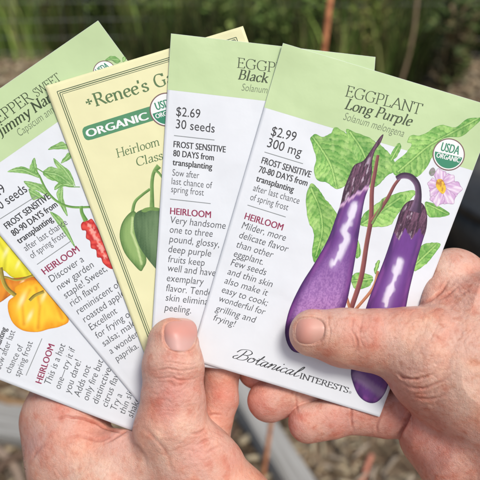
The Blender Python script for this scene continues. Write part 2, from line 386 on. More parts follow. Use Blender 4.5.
# the flowing maker's lettering
def script_word():
    polys = []
    def st(pts, x0=0, a=.026, b=.056, sh=.42):
        q = catmull([(x0 + x, y) for x, y in pts], 6); q = [(x + y * sh, y) for x, y in q]
        polys.append(stroke_polys(q, lambda d, t: a + (b - a) * max(0, min(1, abs(d[1])))**1.6))
    st([(.12, .68), (.1, .35), (.02, .03), (-.12, -.02), (-.18, .1), (-.05, .25)], 0)
    st([(-.22, .42), (-.12, .66), (.2, .76), (.42, .62), (.34, .42), (.1, .36)], 0)
    st([(.1, .36), (.36, .36), (.44, .2), (.34, .03), (.12, -.02), (.0, .04)], 0)
    x = .5
    o = [(.2, .34), (.06, .28), (.04, .08), (.14, 0), (.28, .1), (.28, .28), (.18, .35), (.22, .26), (.42, .3)]
    st(o, x); x += .4
    st([(0, .2), (.12, .5), (.12, .66), (.08, .3), (.09, .04), (.18, 0), (.32, .16)], x); st([(-.02, .4), (.3, .42)], x); x += .26
    def a_(x):
        st([(.26, .3), (.14, .36), (.03, .2), (.06, .02), (.16, .02), (.28, .34)], x); st([(.28, .35), (.24, .1), (.3, 0), (.44, .14)], x)
    a_(x); x += .4
    st([(0, .2), (.06, .35), (.08, .2), (.03, 0)], x); st([(.04, .08), (.16, .32), (.26, .34), (.27, .18), (.25, .02), (.32, 0), (.44, .16)], x); x += .4
    st([(0, .16), (.08, .34), (.05, .1), (.1, 0), (.22, .14)], x); st([(.12, .5), (.13, .56)], x); x += .2
    st([(.24, .28), (.16, .35), (.04, .22), (.06, .04), (.16, 0), (.32, .14)], x); x += .28
    a_(x); x += .4
    st([(0, .16), (.14, .5), (.16, .72), (.1, .7), (.05, .3), (.08, .02), (.16, 0), (.3, .12)], x); x += .2
    return polys, x
sp, sw = script_word()
build_text(P5, 'script_lettering', [('', 236, 358.5, 296, 376.5, 17, ('raw', sp, sw)), ('INTERESTS', 299, 378, 347.5, 393, 8.6, ('pen', .1, .05, 0.0)), ('\u00ae', 348.5, 393.3, 351, 394, 4, T_s)], M_inkd)
# second packet ----------------------------------------------------------------
build_text(P4, 'title_lettering', [('EGGPLANT', 237, 67.5, 313, 77, 14, T_cap), ('Black Beauty', 238, 79, 309, 88, 13.6, T_bi)], M_inkt)
build_text(P4, 'latin_name', [('Solanum melongena', 241, 90.5, 303, 97.5, 10.5, T_il)], M_inkl)
build_text(P4, 'price_lettering', [('$2.69', 175.5, 115.5, 200, 118.3, 13, T_m), ('30 seeds', 175, 128, 214.5, 132.7, 13, T_m)], M_inkd)
rules(P4, 'divider_line', [(174, 135.5, 214.5, 140)], .7, M_rule); rules(P4, 'divider_line', [(170, 199, 210.7, 203.6)], .7, M_rule)
build_text(P4, 'bold_lettering', [('FROST SENSITIVE', 173, 147, 225.5, 152.5, 9.0, T_b), ('80 DAYS from', 173, 156, 213.7, 160.5, 9.0, T_b), ('transplanting', 172.5, 165, 212, 169.5, 9.0, T_b)], M_inkd)
build_text(P4, 'description_lettering', [('Sow after', 172, 175.5, 199, 178.5, 9.6, T_l), ('last chance of', 171, 184, 212, 188.5, 9.6, T_l), ('spring frost', 170.7, 192, 203.7, 195.7, 9.6, T_l),
 ('Very handsome', 169.5, 223, 225.5, 229, 10.3, T_i), ('one to three', 169, 232.5, 212.5, 237, 10.3, T_i), ('pound, glossy,', 168.7, 242, 219, 247.5, 10.3, T_i),
 ('deep purple', 167.5, 252, 211, 256.7, 10.3, T_i), ('fruits keep', 167.5, 262, 204.5, 266, 10.3, T_i), ('well and have', 167, 271, 215.5, 276.3, 10.3, T_i),
 ('exemplary', 166, 281, 203.7, 285, 10.3, T_i), ('flavor. Tender', 165.5, 291, 215.5, 296.4, 10.3, T_i), ('skin eliminates', 165, 300.5, 219, 306.3, 10.3, T_i), ('peeling.', 164, 310.5, 191, 313.5, 10.3, T_i)], M_ink)
build_text(P4, 'heirloom_lettering', [('HEIRLOOM', 169.5, 214, 210.7, 218, 9.6, T_b)], M_maroon)
# cream packet -------------------------------------------------------------------
def onp(p, u, v):
    x, y = p.xy(u, v); return (float(x), float(y))
def frame(p, i):
    c = [onp(p, i, i), onp(p, p.LW - i - 1, i), onp(p, p.LW - i - 1, p.LH - i), onp(p, i, p.LH - i)]
    return [(*c[k], *c[(k + 1) % 4]) for k in range(4)]
rules(P3, 'printed_border', frame(P3, 9.3), .8, M_line); rules(P3, 'printed_border', frame(P3, 11.3), .9, M_line)
rules(P3, 'printed_border', frame(P3, 13.2), .5, M_line)
build_text(P3, 'title_lettering', [("Renee's", 96, 106, 149.5, 90.2, 19, ('pen', .11, .045, 0.0)), ('Garden', 156, 88, 206, 73, 19, ('pen', .11, .045, 0.0))], M_sage)
build_text(P3, 'printed_ornament', [('', 86, 106, 94, 103.7, 10, ('raw', [stroke_polys([(.1, .35), (.4, .35), (.7, .35)], lambda d, t: .22 * abs(2 * t - 1) + .04), stroke_polys([(.4, .05), (.4, .35), (.4, .65)], lambda d, t: .22 * abs(2 * t - 1) + .04)], .8))], M_sage)
def pill(p, x0, y0, x1, y1, r, n=8):
    a = np.array([x0, y0]); b = np.array([x1, y1]); d = (b - a) / np.hypot(*(b - a)); m = np.array([d[1], -d[0]])
    out = []
    for c, s in ((b, 0), (a, math.pi)):
        for i in range(n + 1):
            t = s + math.pi / 2 - math.pi * i / n
            ct, st_ = math.cos(t), math.sin(t)
            out.append(c + d * r * np.sign(ct) * abs(ct) ** .6 + m * r * np.sign(st_) * abs(st_) ** .8)
    return out
P3.patch('green_label_bar', pill(P3, 90, 132.5, 166, 109, 7.3), M_pill, None, .06, 4)
build_text(P3, 'label_bar_lettering', [('ORGANIC', 87, 137.6, 148.5, 119.3, 12, ('sans', .014, 0.0))], M_badgew)
build_text(P3, 'description_lettering', [('Heirloom', 117.5, 157.5, 160, 145, 13, ('pen', .085, .035, .12)), ('Classic', 137, 166.3, 172, 156.5, 13, ('pen', .085, .035, .12))], M_sage)
def circ(cx, cy, r, a0=0, a1=360, n=40):
    return [(cx + r * math.cos(math.radians(a0 + (a1 - a0) * i / n)), cy + r * math.sin(math.radians(a0 + (a1 - a0) * i / n))) for i in range(n if a1 - a0 == 360 else n + 1)]
def badge(p, cx, cy, r, ang):
    b = p.patch('organic_badge', circ(cx, cy, r), M_ring, None, .16, 3)
    p.patch('badge_face', circ(cx, cy, r * .93), M_badgew, None, .2, 3, b)
    p.patch('badge_lower_half', circ(cx, cy, r * .86, ang - 0, ang + 180), M_usda, None, .24, 3, b)
    d = np.array([math.cos(math.radians(ang)), math.sin(math.radians(ang))]); m = np.array([-d[1], d[0]]); c = np.array([cx, cy])
    a = c - d * r * .58 - m * r * .12; e = c + d * r * .58 - m * r * .12
    build_text(p, 'badge_lettering', [('USDA', *a, *e, r * .72, ('sans', .012, 0.0))], M_usda, .25, b)
    a = c - d * r * .74 + m * r * .34; e = c + d * r * .74 + m * r * .34
    build_text(p, 'badge_lettering', [('ORGANIC', *a, *e, r * .42, ('sans', .014, 0.0))], M_badgew, .29, b)
badge(P3, 166.5, 109.5, 17, -17); badge(P5, 448.7, 154.5, 16.2, 13); badge(P2, 104.5, 72, 11.5, -34)
# pepper packet -----------------------------------------------------------------------
build_text(P2, 'title_lettering', [('PEPPER', -7, 128, 33.5, 99.6, 14, T_cap), ('SWEET', 37, 97.2, 61.5, 79.5, 11, T_cap), ('Jimmy Nard', 1, 136.5, 58.5, 96.5, 13.6, T_bi)], M_inkt)
build_text(P2, 'latin_name', [('Capsicum annuum', 19.5, 137, 66, 104, 10.5, T_il)], M_inkl)
build_text(P2, 'price_lettering', [('$2.49', -14, 205, 6.5, 191, 13, T_m), ('30 seeds', -4, 213, 28, 191, 13, T_m)], M_inkd)
rules(P2, 'divider_line', [(0, 219, 36.5, 196)], .7, M_rule); rules(P2, 'divider_line', [(37, 264.5, 71, 241)], .7, M_rule)
build_text(P2, 'bold_lettering', [('FROST SENSITIVE', 7, 229.5, 51, 198, 9.0, T_b), ('80-90 DAYS from', 14, 236.5, 58, 206, 9.0, T_b), ('transplanting', 19.5, 244, 53.5, 220.5, 9.0, T_b)], M_inkd)
build_text(P2, 'description_lettering', [('after last chance', 26, 251.5, 68, 224, 9.6, T_l), ('of spring frost', 32, 259, 66, 236, 9.6, T_l),
 ('Discover a', 51, 283, 84.5, 261, 10.3, T_i), ('new garden', 58.5, 291, 94.5, 266.5, 10.3, T_i), ('staple! Sweet,', 65.5, 299, 107.5, 270.5, 10.3, T_i),
 ('rich flavor', 71.5, 307, 101.5, 286.5, 10.3, T_i), ('reminiscent of', 78, 315, 122, 285, 10.3, T_i), ('roasted apples.', 84.5, 323, 130, 292, 10.3, T_i),
 ('Excellent', 91, 331, 118, 312.5, 10.3, T_i), ('for frying or', 97.5, 339, 134, 314, 10.3, T_i), ('salsa; makes', 104, 347, 142, 321, 10.3, T_i),
 ('a wonderful', 111, 354.5, 146, 331, 10.3, T_i), ('paprika.', 117, 362, 139, 347.5, 10.3, T_i)], M_ink)
build_text(P2, 'heirloom_lettering', [('HEIRLOOM', 44.5, 275, 80, 251, 9.6, T_b)], M_maroon)
# hot pepper packet -------------------------------------------------------------------
build_text(P1, 'bold_lettering', [('transplanting', -6, 362, 7, 328.5, 9.0, T_b)], M_inkd)
build_text(P1, 'description_lettering', [('Sow after last', 0.5, 370, 15.5, 331.5, 9.6, T_l), ('chance of', 10, 374, 23.5, 346.5, 9.6, T_l), ('spring frost', 19.5, 377.5, 33, 342.5, 9.6, T_l),
 ('This is a hot', 50, 386, 65.7, 345, 10.3, T_i), ('one\u2014try it if', 60, 390, 75.7, 348.5, 10.3, T_i), ('you dare!', 70, 394, 81.5, 361, 10.3, T_i), ('Adds not', 79.5, 397.5, 91, 366.5, 10.3, T_i),
 ('only fire but', 88, 401.5, 103.5, 361, 10.3, T_i), ('distinctive', 97.5, 405, 111.5, 369, 10.3, T_i), ('citrus flavor', 107, 408, 122.5, 367, 10.3, T_i), ('Try a', 116, 411.5, 122.5, 395, 10.3, T_i),
 ('thin slice', 124.5, 415, 136, 386, 10.3, T_i), ('shaken', 132.5, 418.5, 142, 395, 10.3, T_i)], M_ink)
build_text(P1, 'heirloom_lettering', [('HEIRLOOM', 41.2, 384.5, 54.7, 345.5, 9.6, T_b)], M_maroon)
rules(P1, 'divider_line', [(26, 375.5, 42, 338.5)], .7, M_rule)

# ---- printed pictures (colour fields, all flat ink)
def C(*a): return np.array(srgb(*a))
def mix(a, b, t): t = np.asarray(t)[..., None]; return a * (1 - t) + b * t
def leaf_col(poly, vein=None, base=(134, 202, 88), dark=(70, 150, 54), lite=(196, 234, 138), cell=8, gap=6.5):
    P = np.array(poly)
    if vein is None:
        c0 = P.mean(0); w_, v_ = np.linalg.eigh(np.cov((P - c0).T)); d0 = v_[:, 1]; L0 = math.sqrt(w_[1]) * 1.5
        vein = [tuple(c0 - d0 * L0), tuple(c0), tuple(c0 + d0 * L0)]
    Q_ = catmull(vein, 5)
    def f(x, y):
        e = polydist(x, y, poly, True)
        # place of every point along and across the midrib
        best = np.full(x.shape, 1e9); al = np.zeros(x.shape); sd_ = np.ones(x.shape); acc = 0
        for a, b in zip(Q_[:-1], Q_[1:]):
            v = b - a; L = float(np.hypot(*v)) + 1e-6; t = ((x - a[0]) * v[0] + (y - a[1]) * v[1]) / L
            tc_ = np.clip(t, 0, L); d = np.hypot(x - a[0] - tc_ * v[0] / L, y - a[1] - tc_ * v[1] / L)
            m = d < best; best = np.where(m, d, best); al = np.where(m, acc + tc_, al)
            sd_ = np.where(m, np.sign((x - a[0]) * v[1] - (y - a[1]) * v[0]), sd_); acc += L
        w = 7.5 * (fbm(x / 11, y / 11, 5, 3) - .5) + 2.5 * (fbm(x / 3, y / 3, 15, 2) - .5)
        ph = (al - best * .75 + w + sd_ * gap * .25) / gap
        fr = ph - np.floor(ph)                                   # 0 at one side vein, 1 at the next
        c = mix(C(*dark), C(*lite), np.clip(.05 + .6 * fr + .35 * sm(.3, .7, fbm(x / 14 + 3, y / 14, 18, 2)) + .7 * (fbm(x / 3, y / 3, 8, 3) - .5), 0, 1)); c = mix(c, C(*base), np.full(x.shape, .3))
        side = sm(0, 1, .5 + .5 * sd_); c = c * (1 - .13 * side[..., None])
        vl = np.minimum(fr, 1 - fr) * gap
        c = mix(c, C(*dark) * .62, .7 * (1 - sm(.1, .7, vl)) * sm(1.0, 3.5, e) * sm(.25, .55, fbm(x / 4, y / 4, 66, 2) + .1))
        r = np.abs(fbm(x / 3.2 + 9, y / 3.2, 8, 2) - .5); c = mix(c, C(*dark) * .8, .35 * (1 - sm(0, .05, r)))
        c = mix(c, C(*lite) * 1.06, .75 * (1 - sm(.2, .8, best))); c = mix(c, C(*dark) * .6, .7 * np.exp(-((best - 1.1) / .45) ** 2))
        c = mix(c, C(212, 240, 158), .3 * sm(.5, .75, fbm(x / 4.5 + 7, y / 4.5, 91, 3)) * sm(.8, 2.5, best)); c = mix(c, C(*dark) * .75, .4 * sm(.5, .75, fbm(x / 6 + 20, y / 6, 95, 3)))
        return mix(c, C(*dark) * .7, .6 * (1 - sm(.1, .8, e)) * sm(.2, .6, fbm(x / 6, y / 6, 67, 2)))
    return f
def stem(p, name, pts, w, cfun, mat, dh=.09, parent=None):
    q = catmull([tuple(a) for a in pts], 5); n = len(q); L = []; R = []
    for i in range(n):
        d = q[min(i + 1, n - 1)] - q[max(i - 1, 0)]; d = d[:2] / (np.hypot(*d[:2]) + 1e-9); nn = np.array([-d[1], d[0]])
        ww = w * (q[i][2] if len(q[i]) > 2 else 1) / 2
        L.append(q[i][:2] + nn * ww); R.append(q[i][:2] - nn * ww)
    V = []; F = []; K = 4
    for i in range(n):
        for k in range(K + 1): V.append(L[i] + (R[i] - L[i]) * k / K)
        if i < n - 1:
            for k in range(K): a = i * (K + 1) + k; F.append((a, a + K + 1, a + K + 2, a + 1))
    V = np.array(V); t = np.tile(np.arange(K + 1) / K, n)
    return mesh_obj(name, p.surf(V[:, 0], V[:, 1], dh), F, mat, parent or p.root, False, cfun(V[:, 0], V[:, 1], t))
def two(c1, c2, c3=None):
    def f(x, y, t):
        n = fbm(x / 3, y / 3, 2, 2)[..., None]; c3_ = C(*(c3 or c1))
        c = np.where((t < .2)[..., None], c3_, np.where((t > .7)[..., None], C(*c2), C(*c1)))
        return c * (.8 + .4 * n)
    return f
dhL = .07
def leaf(p, poly, vein=None, dh=dhL, **k):
    P = catmull(poly, 5, True); cx = np.mean(P, 0)
    P = [q + (q - cx) / (np.hypot(*(q - cx)) + 1e-6) * 1.5 * (float(vnoise(q[0] / 2.4, q[1] / 2.4, 3)) - .5) for q in P]
    return p.patch('leaf_picture', P, M_art, leaf_col([tuple(q) for q in P], vein, **k), dh, .95)
# eggplant leaves on the front packet
leaf(P5, [(310.5, 138), (315, 134), (323, 137), (330, 134), (335, 127.5), (343, 131), (352.5, 138), (362, 145), (368, 157), (364, 166), (354, 176), (348, 184), (337, 189), (327, 183), (317, 180), (314, 170), (316, 160), (313, 146)], [(312, 136), (322, 150), (331, 166), (337, 190)])
leaf(P5, [(307, 193), (311, 184), (317.5, 187.5), (324, 197.5), (331, 205), (337, 216), (333, 232), (322, 250), (315, 263), (312, 252), (314, 235), (309, 222), (306, 205)], [(311, 188), (320, 210), (322, 232), (316, 256)], dh=.08, base=(110, 178, 60))
leaf(P5, [(488, 113), (480, 117.5), (467, 119), (455, 127.5), (440, 125), (422, 135), (412, 135), (407, 142), (411, 144), (407, 152), (395, 162), (392, 168), (397, 177), (407, 175), (417, 177), (427, 167), (432, 157), (440, 141), (450, 137), (460, 137), (470, 130)], [(486, 114), (455, 131), (430, 145), (412, 160), (398, 172)], dh=.08)
leaf(P5, [(346, 131), (356, 133), (368, 137), (378, 143), (387, 151), (395, 162), (394, 171), (386, 176), (380, 184), (371, 188), (364, 182), (358, 165)], [(350, 132), (362, 150), (368, 168), (370, 190)], dh=.075, base=(112, 182, 74))
leaf(P5, [(390, 157), (397, 144), (401, 144), (400, 152), (392, 161)], None, dh=.09)
leaf(P5, [(360, 225), (364, 214), (375, 205), (384, 198), (397, 193), (412, 190), (416, 193), (410, 200), (397, 215), (390, 225), (375, 227)], [(362, 224), (380, 212), (400, 198)], dh=.08)
leaf(P5, [(421, 246), (430, 243), (438, 242.5), (440, 246), (432, 257), (425, 265), (414, 271), (413, 258)], [(416, 264), (436, 245)], dh=.08)
leaf(P5, [(357.5, 240), (361, 250), (359, 257), (355.5, 257)], dh=.09)
leaf(P5, [(351, 277), (357.5, 272.5), (365, 273), (372.5, 277.5), (370, 285), (360, 290), (352.5, 286)], dh=.09)
leaf(P5, [(374, 270), (377, 261), (380, 262), (376, 274)], dh=.1)
leaf(P5, [(425, 202), (437, 205), (450, 214), (440, 217), (428, 216)], [(427, 204), (448, 214)], dh=.08)
brown = two((140, 78, 78), (110, 58, 62), (176, 120, 104)); tan = two((190, 130, 96), (160, 100, 74))
stem(P5, 'stem_picture', [(378, 155, .7), (375, 172, .9), (372, 190, 1), (371, 218, 1.1), (366.5, 245, 1.1), (361, 278, 1.2), (351, 309, 1.2)], 4.2, brown, M_art, .12)
stem(P5, 'stem_picture', [(400, 178, .8), (394, 186, .9), (386, 201, 1), (372, 221, 1.1)], 3.6, brown, M_art, .13)
stem(P5, 'stem_picture', [(378, 271, .8), (373, 288, 1), (356, 309, 1)], 3, tan, M_art, .13)
stem(P5, 'stem_picture', [(344, 288, .8), (350, 309, 1)], 3, tan, M_art, .13)
stem(P5, 'stem_picture', [(383, 199, .6), (380, 209, 1), (372, 224, 1)], 2.4, two((120, 150, 80), (90, 110, 60)), M_art, .14)
EG1 = catmull([(383.5, 134.5), (379.5, 137.5), (371, 150), (363.5, 160.5), (354.5, 165), (349.5, 175), (344, 189), (340.5, 204), (335, 220), (328, 239), (315, 262.5), (302, 283), (292, 303), (287, 318), (285, 333), (288.5, 346), (296, 352.5), (312, 352), (327, 342), (338, 324), (346, 305), (350.5, 285), (355, 260), (359.5, 230), (364.5, 200), (369.5, 186), (372, 172), (372, 162), (375, 151), (380.5, 143)], 4, True)
def eg_col(axis, hl, cal, tipc):
    tx = -.3
    def f(x, y):
        xs = x - tx * (y - 200)                                  # straightened along the fruit
        fine = fbm(xs / 1.1, y / 5, 6, 3); sp_ = vnoise(x / .9, y / .9, 12); n = fbm(xs / 6, y / 26, 4, 3)
        e = polydist(x, y, cal['out'], True)
        t = sm(0, 10, e)
        c = mix(C(62, 28, 90), C(116, 62, 146), np.clip(t * .75 + .25 * n + .25 * (fine - .5), 0, 1))
        c = mix(c, C(150, 78, 160), .55 * np.exp(-((e - 3) / 2.2) ** 2) * sm(.3, .7, n))
        lav = sm(cal['y0'], cal['y1'], y) * sm(1, 11, e)
        c = mix(c, C(188, 142, 200), lav * (.45 + .55 * sm(.3, .7, sp_ * .5 + fine * .5)))
        if 'patch' in cal: c = mix(c, C(166, 138, 178), .75 * (1 - sm(1, 7, polydist(x, y, cal['patch']) + 3 * (fine - .5))))
        dh_ = polydist(x, y, hl); wd_ = .5 + .9 * sm(.3, .65, fbm(x / 6, y / 10, 19, 2))
        c = mix(c, C(190, 160, 214), .6 * np.exp(-(dh_ / 5.0) ** 2)); c = mix(c, C(236, 230, 244), np.clip(1 - sm(1.2 * wd_, 4.6 * wd_, dh_ + (fine - .5) * .8), 0, 1) * .92)
        c = mix(c, C(58, 24, 74), .6 * (1 - sm(.1, 1.3, e)))
        q = cal['line'](x, y) + (fbm(xs / 2.2, y / 40, 33, 2) - .5) * 7
        k = sm(.7, -.7, q); fib = fbm(xs / .9, y / 12, 15, 3)
        cc = mix(C(58, 32, 52), C(124, 84, 108), sm(.3, .75, fib)); cc = mix(cc, C(206, 186, 204), .75 * sm(.6, .72, fbm(xs / 2.2, y / 9, 25, 3)) * sm(1, 4, e))
        cc = mix(cc, C(48, 24, 44), .7 * (1 - sm(.2, 1.6, e)))
        c = mix(c, C(232, 190, 222), cal.get('pink', 0) * np.exp(-((q - 2.2) / 1.8) ** 2) * .75)
        return mix(c, cc, k)
    return f
P5.patch('eggplant_picture', EG1, M_art, eg_col(None, [(355, 206), (350, 219), (345, 231), (346, 239), (340, 252), (334, 264)], {'out': [tuple(q) for q in EG1], 'y0': 232, 'y1': 312, 'line': lambda x, y: (y - (203 - (x - 340) * .62)), 'pink': 1}, None), .16, .8)
stem(P5, 'stem_picture', [(396.5, 178.5, .8), (403, 175.5, 1), (411, 177, 1.05), (417, 184, 1.05), (418.5, 194, 1.1), (417, 204, 1.5), (415, 212, 2.2)], 5.8, two((92, 66, 96), (56, 36, 60), (140, 110, 140)), M_art, .2)
EG2 = catmull([(406, 203), (414, 200), (423, 204), (427, 214), (426.5, 228), (423, 240), (417.5, 258), (413, 275), (409, 292), (405.5, 310), (400, 335), (394, 360), (390, 378), (385, 393), (377, 402), (368, 402.5), (359, 396), (353, 383), (351, 370), (356, 345), (366, 308), (375, 283), (385, 257.5), (395, 227.5), (400, 212)], 4, True)
P5.patch('eggplant_picture', EG2, M_art, eg_col(None, [(399, 262), (394, 280), (389, 294), (386, 306)], {'out': [tuple(q) for q in EG2], 'y0': 370, 'y1': 520, 'patch': [(357, 376), (368, 384), (381, 393)], 'line': lambda x, y: (y - 234 - 5 * np.cos((x - 412) / 2.2))}, None), .16, .8)
# flower
fc = np.array([441., 186.])
for i, (ang, r, wd) in enumerate(((-165, 14, .42), (-95, 18, .36), (-35, 17, .4), (12, 22, .36), (58, 22, .34), (105, 21, .36), (140, 15, .3))):
    a = math.radians(ang); d = np.array([math.cos(a), math.sin(a)]); m = np.array([-d[1], d[0]])
    q = catmull([fc, fc + d * r * .4 - m * r * wd * .7, fc + d * r * .72 - m * r * wd, fc + d * r * .86 - m * r * wd * .55, fc + d * r * 1.0 - m * r * .06, fc + d * r * .84 + m * r * wd * .5, fc + d * r * .74 + m * r * wd, fc + d * r * .4 + m * r * wd * .7], 4, True)
    qq = [tuple(z) for z in q]
    def pc_(x, y, qq=qq, d=d, m=m):
        al = (x - fc[0]) * d[0] + (y - fc[1]) * d[1]; ac = (x - fc[0]) * m[0] + (y - fc[1]) * m[1]
        c = mix(C(240, 228, 240), C(204, 156, 206), .85 * sm(.35, .7, vnoise(ac / 1.2, al / 9, 3)))
        c = mix(c, C(196, 140, 196), .5 * (1 - sm(0, 1.4, np.abs(ac)))); c = mix(c, C(160, 112, 150), .5 * (1 - sm(3, 8, al)))
        return mix(c, C(150, 104, 150), .65 * (1 - sm(.1, .9, polydist(x, y, qq, True))))
    P5.patch('flower_petal_picture', q, M_art, pc_, .1 + .012 * i, .8)
P5.patch('flower_centre_picture', catmull([(437, 180), (441, 179), (444, 182), (446, 189), (443, 194), (439, 191), (436, 186)], 3, True), M_art, lambda x, y: mix(C(240, 200, 60), C(186, 120, 50), sm(.4, .7, fbm(x / 1.5, y / 3, 2, 2))), .2, 1.0)
P5.patch('flower_bud_picture', catmull([(429, 173), (430.5, 169), (433.5, 167.5), (435.5, 171), (434, 175), (431, 176)], 3, True), M_art, lambda x, y: mix(C(110, 134, 92), C(168, 150, 166), fbm(x / 2, y / 2, 2, 2)), .12, 1.0)
# sweet pepper leaves and pod
Q = lambda L: [(x / 4, 140 + y / 4) for x, y in L]
pl = dict(base=(150, 200, 116), dark=(104, 168, 78), lite=(188, 224, 152), gap=4.2)
leaf(P2, Q([(28, 126), (75, 107), (120, 116), (160, 152), (110, 136), (60, 130)]), Q([(30, 126), (90, 119), (150, 145)]), **pl)
leaf(P2, Q([(117, 110), (138, 72), (146, 100), (150, 138), (130, 128)]), Q([(136, 78), (145, 130)]), .08, **pl)
leaf(P2, Q([(173, 128), (200, 108), (250, 122), (287, 165), (292, 187), (230, 167), (188, 152)]), Q([(178, 130), (235, 142), (288, 182)]), .09, **pl)
leaf(P2, Q([(213, 72), (245, 98), (280, 128), (302, 184), (280, 160), (232, 115)]), Q([(216, 76), (260, 120), (298, 178)]), .08, **pl)
leaf(P2, Q([(95, 165), (135, 168), (172, 182), (194, 224), (155, 205), (118, 192)]), Q([(98, 166), (150, 185), (190, 220)]), .08, **pl)
leaf(P2, Q([(116, 196), (150, 206), (180, 235), (160, 232), (130, 240)]), None, .09, **pl)
leaf(P2, Q([(216, 200), (236, 168), (262, 172), (300, 182), (250, 188)]), Q([(220, 196), (245, 178), (296, 182)]), .1, **pl)
leaf(P2, Q([(232, 240), (226, 212), (250, 183), (254, 228), (270, 304), (240, 262)]), Q([(250, 188), (245, 240), (268, 300)]), .09, **pl)
leaf(P2, Q([(200, 288), (235, 302), (262, 340), (303, 432), (265, 382), (222, 322)]), Q([(204, 292), (250, 345), (300, 428)]), .1, **pl)
leaf(P2, Q([(192, 38), (240, 8), (268, 20), (270, 36), (225, 36)]), Q([(195, 36), (268, 24)]), .08, **pl)
leaf(P2, Q([(243, 92), (272, 50), (284, 70), (262, 86)]), None, .08, **pl)
leaf(P2, [(105, 61), (108, 57), (113, 56), (117, 57), (121, 61), (116, 63), (111, 60)], None, .32, **pl)
leaf(P2, [(122, 60), (124, 57), (126, 59), (124, 62)], None, .32, **pl)
gst = two((118, 166, 84), (90, 140, 62), (150, 190, 110))
stem(P2, 'stem_picture', [(39, 175, .8), (47, 191, 1), (58, 202, 1), (72, 207, 1), (92, 207, 1)], 2.2, gst, M_art, .13)
stem(P2, 'stem_picture', [(81, 206, 1), (82, 213, 1.1), (86, 221, 1.5)], 3.2, gst, M_art, .14)
stem(P2, 'stem_picture', [(39, 175, .8), (36, 168, .7), (52, 178, .6), (66, 186, .6), (80, 187, .5)], 1.6, gst, M_art, .13)
RP = catmull([(81, 224.5), (84, 221), (88, 220.5), (92, 219), (97, 227), (103, 240), (110, 256), (113, 268), (109, 268), (103, 263), (101, 258), (97, 257), (96, 250), (91, 248), (90, 241), (86, 238), (86, 231), (82, 230)], 4, True); RPt = [tuple(q) for q in RP]
P2.patch('red_pepper_picture', RP, M_art, lambda x, y: mix(mix(mix(C(196, 44, 44), C(232, 84, 72), np.clip(.5 + .5 * np.sin((y - x * .45) / 1.15 + 9 * fbm(x / 6, y / 6, 3, 2)), 0, 1)), C(250, 178, 164), .8 * (1 - sm(.8, 2.6, polydist(x, y, [(90, 226), (97, 240), (105, 256)]) + 5 * (fbm(x / 2, y / 2, 7, 2) - .5)))), C(150, 28, 34), .7 * (1 - sm(.2, 1.6, polydist(x, y, RPt, True)))), .12, .9)
# green peppers on the cream packet
X = lambda L: [(60 + x / 4, 180 + y / 4) for x, y in L]
g2 = two((120, 158, 88), (92, 132, 66), (160, 190, 124))
stem(P3, 'stem_picture', [(159, 166, 1.6), (154, 172, 1), (152, 182, 1), (152, 196, 1.1), (152, 209, 1.4)], 3.6, g2, M_art, .1)
stem(P3, 'stem_picture', [(155, 170, 1), (159, 173, .9), (163, 178, .8), (168, 180, .8)], 2.6, g2, M_art, .11)
stem(P3, 'stem_picture', [(150, 189, .8), (142, 195, .8), (135, 202, .9), (132, 214, 1)], 3.4, g2, M_art, .1)
GP = catmull(X([(296, 124), (270, 140), (246, 178), (239, 230), (258, 290), (295, 338), (322, 364), (334, 352), (346, 322), (335, 270), (318, 210), (312, 150)]), 4, True); GPt = [tuple(q) for q in GP]
P3.patch('pepper_picture', GP, M_art, lambda x, y: mix(mix(mix(C(102, 138, 74), C(146, 178, 106), np.clip(sm(0, 7, polydist(x, y, GPt, True)) + .8 * (fbm(x / 1.2, y / 10, 3, 3) - .5), 0, 1)), C(206, 224, 160), .8 * (1 - sm(.4, 1.6, polydist(x, y, X([(290, 150), (286, 210), (310, 270), (326, 335)]))))), C(74, 110, 54), .8 * (1 - sm(.2, 1.3, polydist(x, y, GPt, True)))), .12, 1.2)
DP = catmull(X([(300, 138), (335, 116), (372, 112), (420, 122), (470, 150), (500, 210), (500, 300), (470, 370), (420, 392), (385, 357), (345, 308), (314, 258), (296, 195)]), 4, True); DPt = [tuple(q) for q in DP]
P3.patch('pepper_picture', DP, M_art, lambda x, y: mix(mix(C(70, 100, 62), C(112, 140, 98), np.clip(.15 + .6 * sm(0, 12, polydist(x, y, DPt, True)) + 1.0 * (fbm(x / 1.3, y / 14, 7, 3) - .5) + .25 * np.sin((x - 150) / 4.5), 0, 1)), C(76, 106, 70), .8 * (1 - sm(.2, 1.3, polydist(x, y, DPt, True)))), .14, 1.4)
P3.patch('stem_cap_picture', catmull(X([(325, 124), (340, 112), (370, 108), (400, 114), (392, 124), (360, 122), (340, 130)]), 3, True), M_art, lambda x, y: mix(C(132, 166, 92), C(92, 130, 64), fbm(x / 3, y / 3, 7, 3)), .18, 1.2)
# hot peppers
Z = lambda L: [(x / 4, 230 + y / 4) for x, y in L]
def hot(c1, c2, c3, out, hls=(), folds=()):
    def f(x, y):
        e = polydist(x, y, out, True); n = fbm(x / 4, y / 12, 3, 3)
        c = mix(C(*c1), C(*c2), np.clip(sm(0, 13, e) * .8 + .5 * (n - .5), 0, 1))
        for (fx) in folds:
            d = polydist(x, y, fx); c = mix(c, C(*c3), .5 * np.exp(-(d / (1.0 + 1.2 * n)) ** 2)); c = mix(c, C(*c2) * 1.05, .4 * np.exp(-((d - 3.2) / 1.6) ** 2))
        for (hx, hy, hr) in hls: c = mix(c, C(255, 248, 190), .8 * np.exp(-(((x - hx) + .4 * (y - hy)) ** 2 / (hr * .5) ** 2 + (y - hy) ** 2 / (hr * 1.3) ** 2)))
        c = mix(c, C(*c2), .15 * vnoise(x / .9, y / .9, 4))
        return mix(c, C(*c3), .8 * (1 - sm(.2, 1.3, e)))
    return f
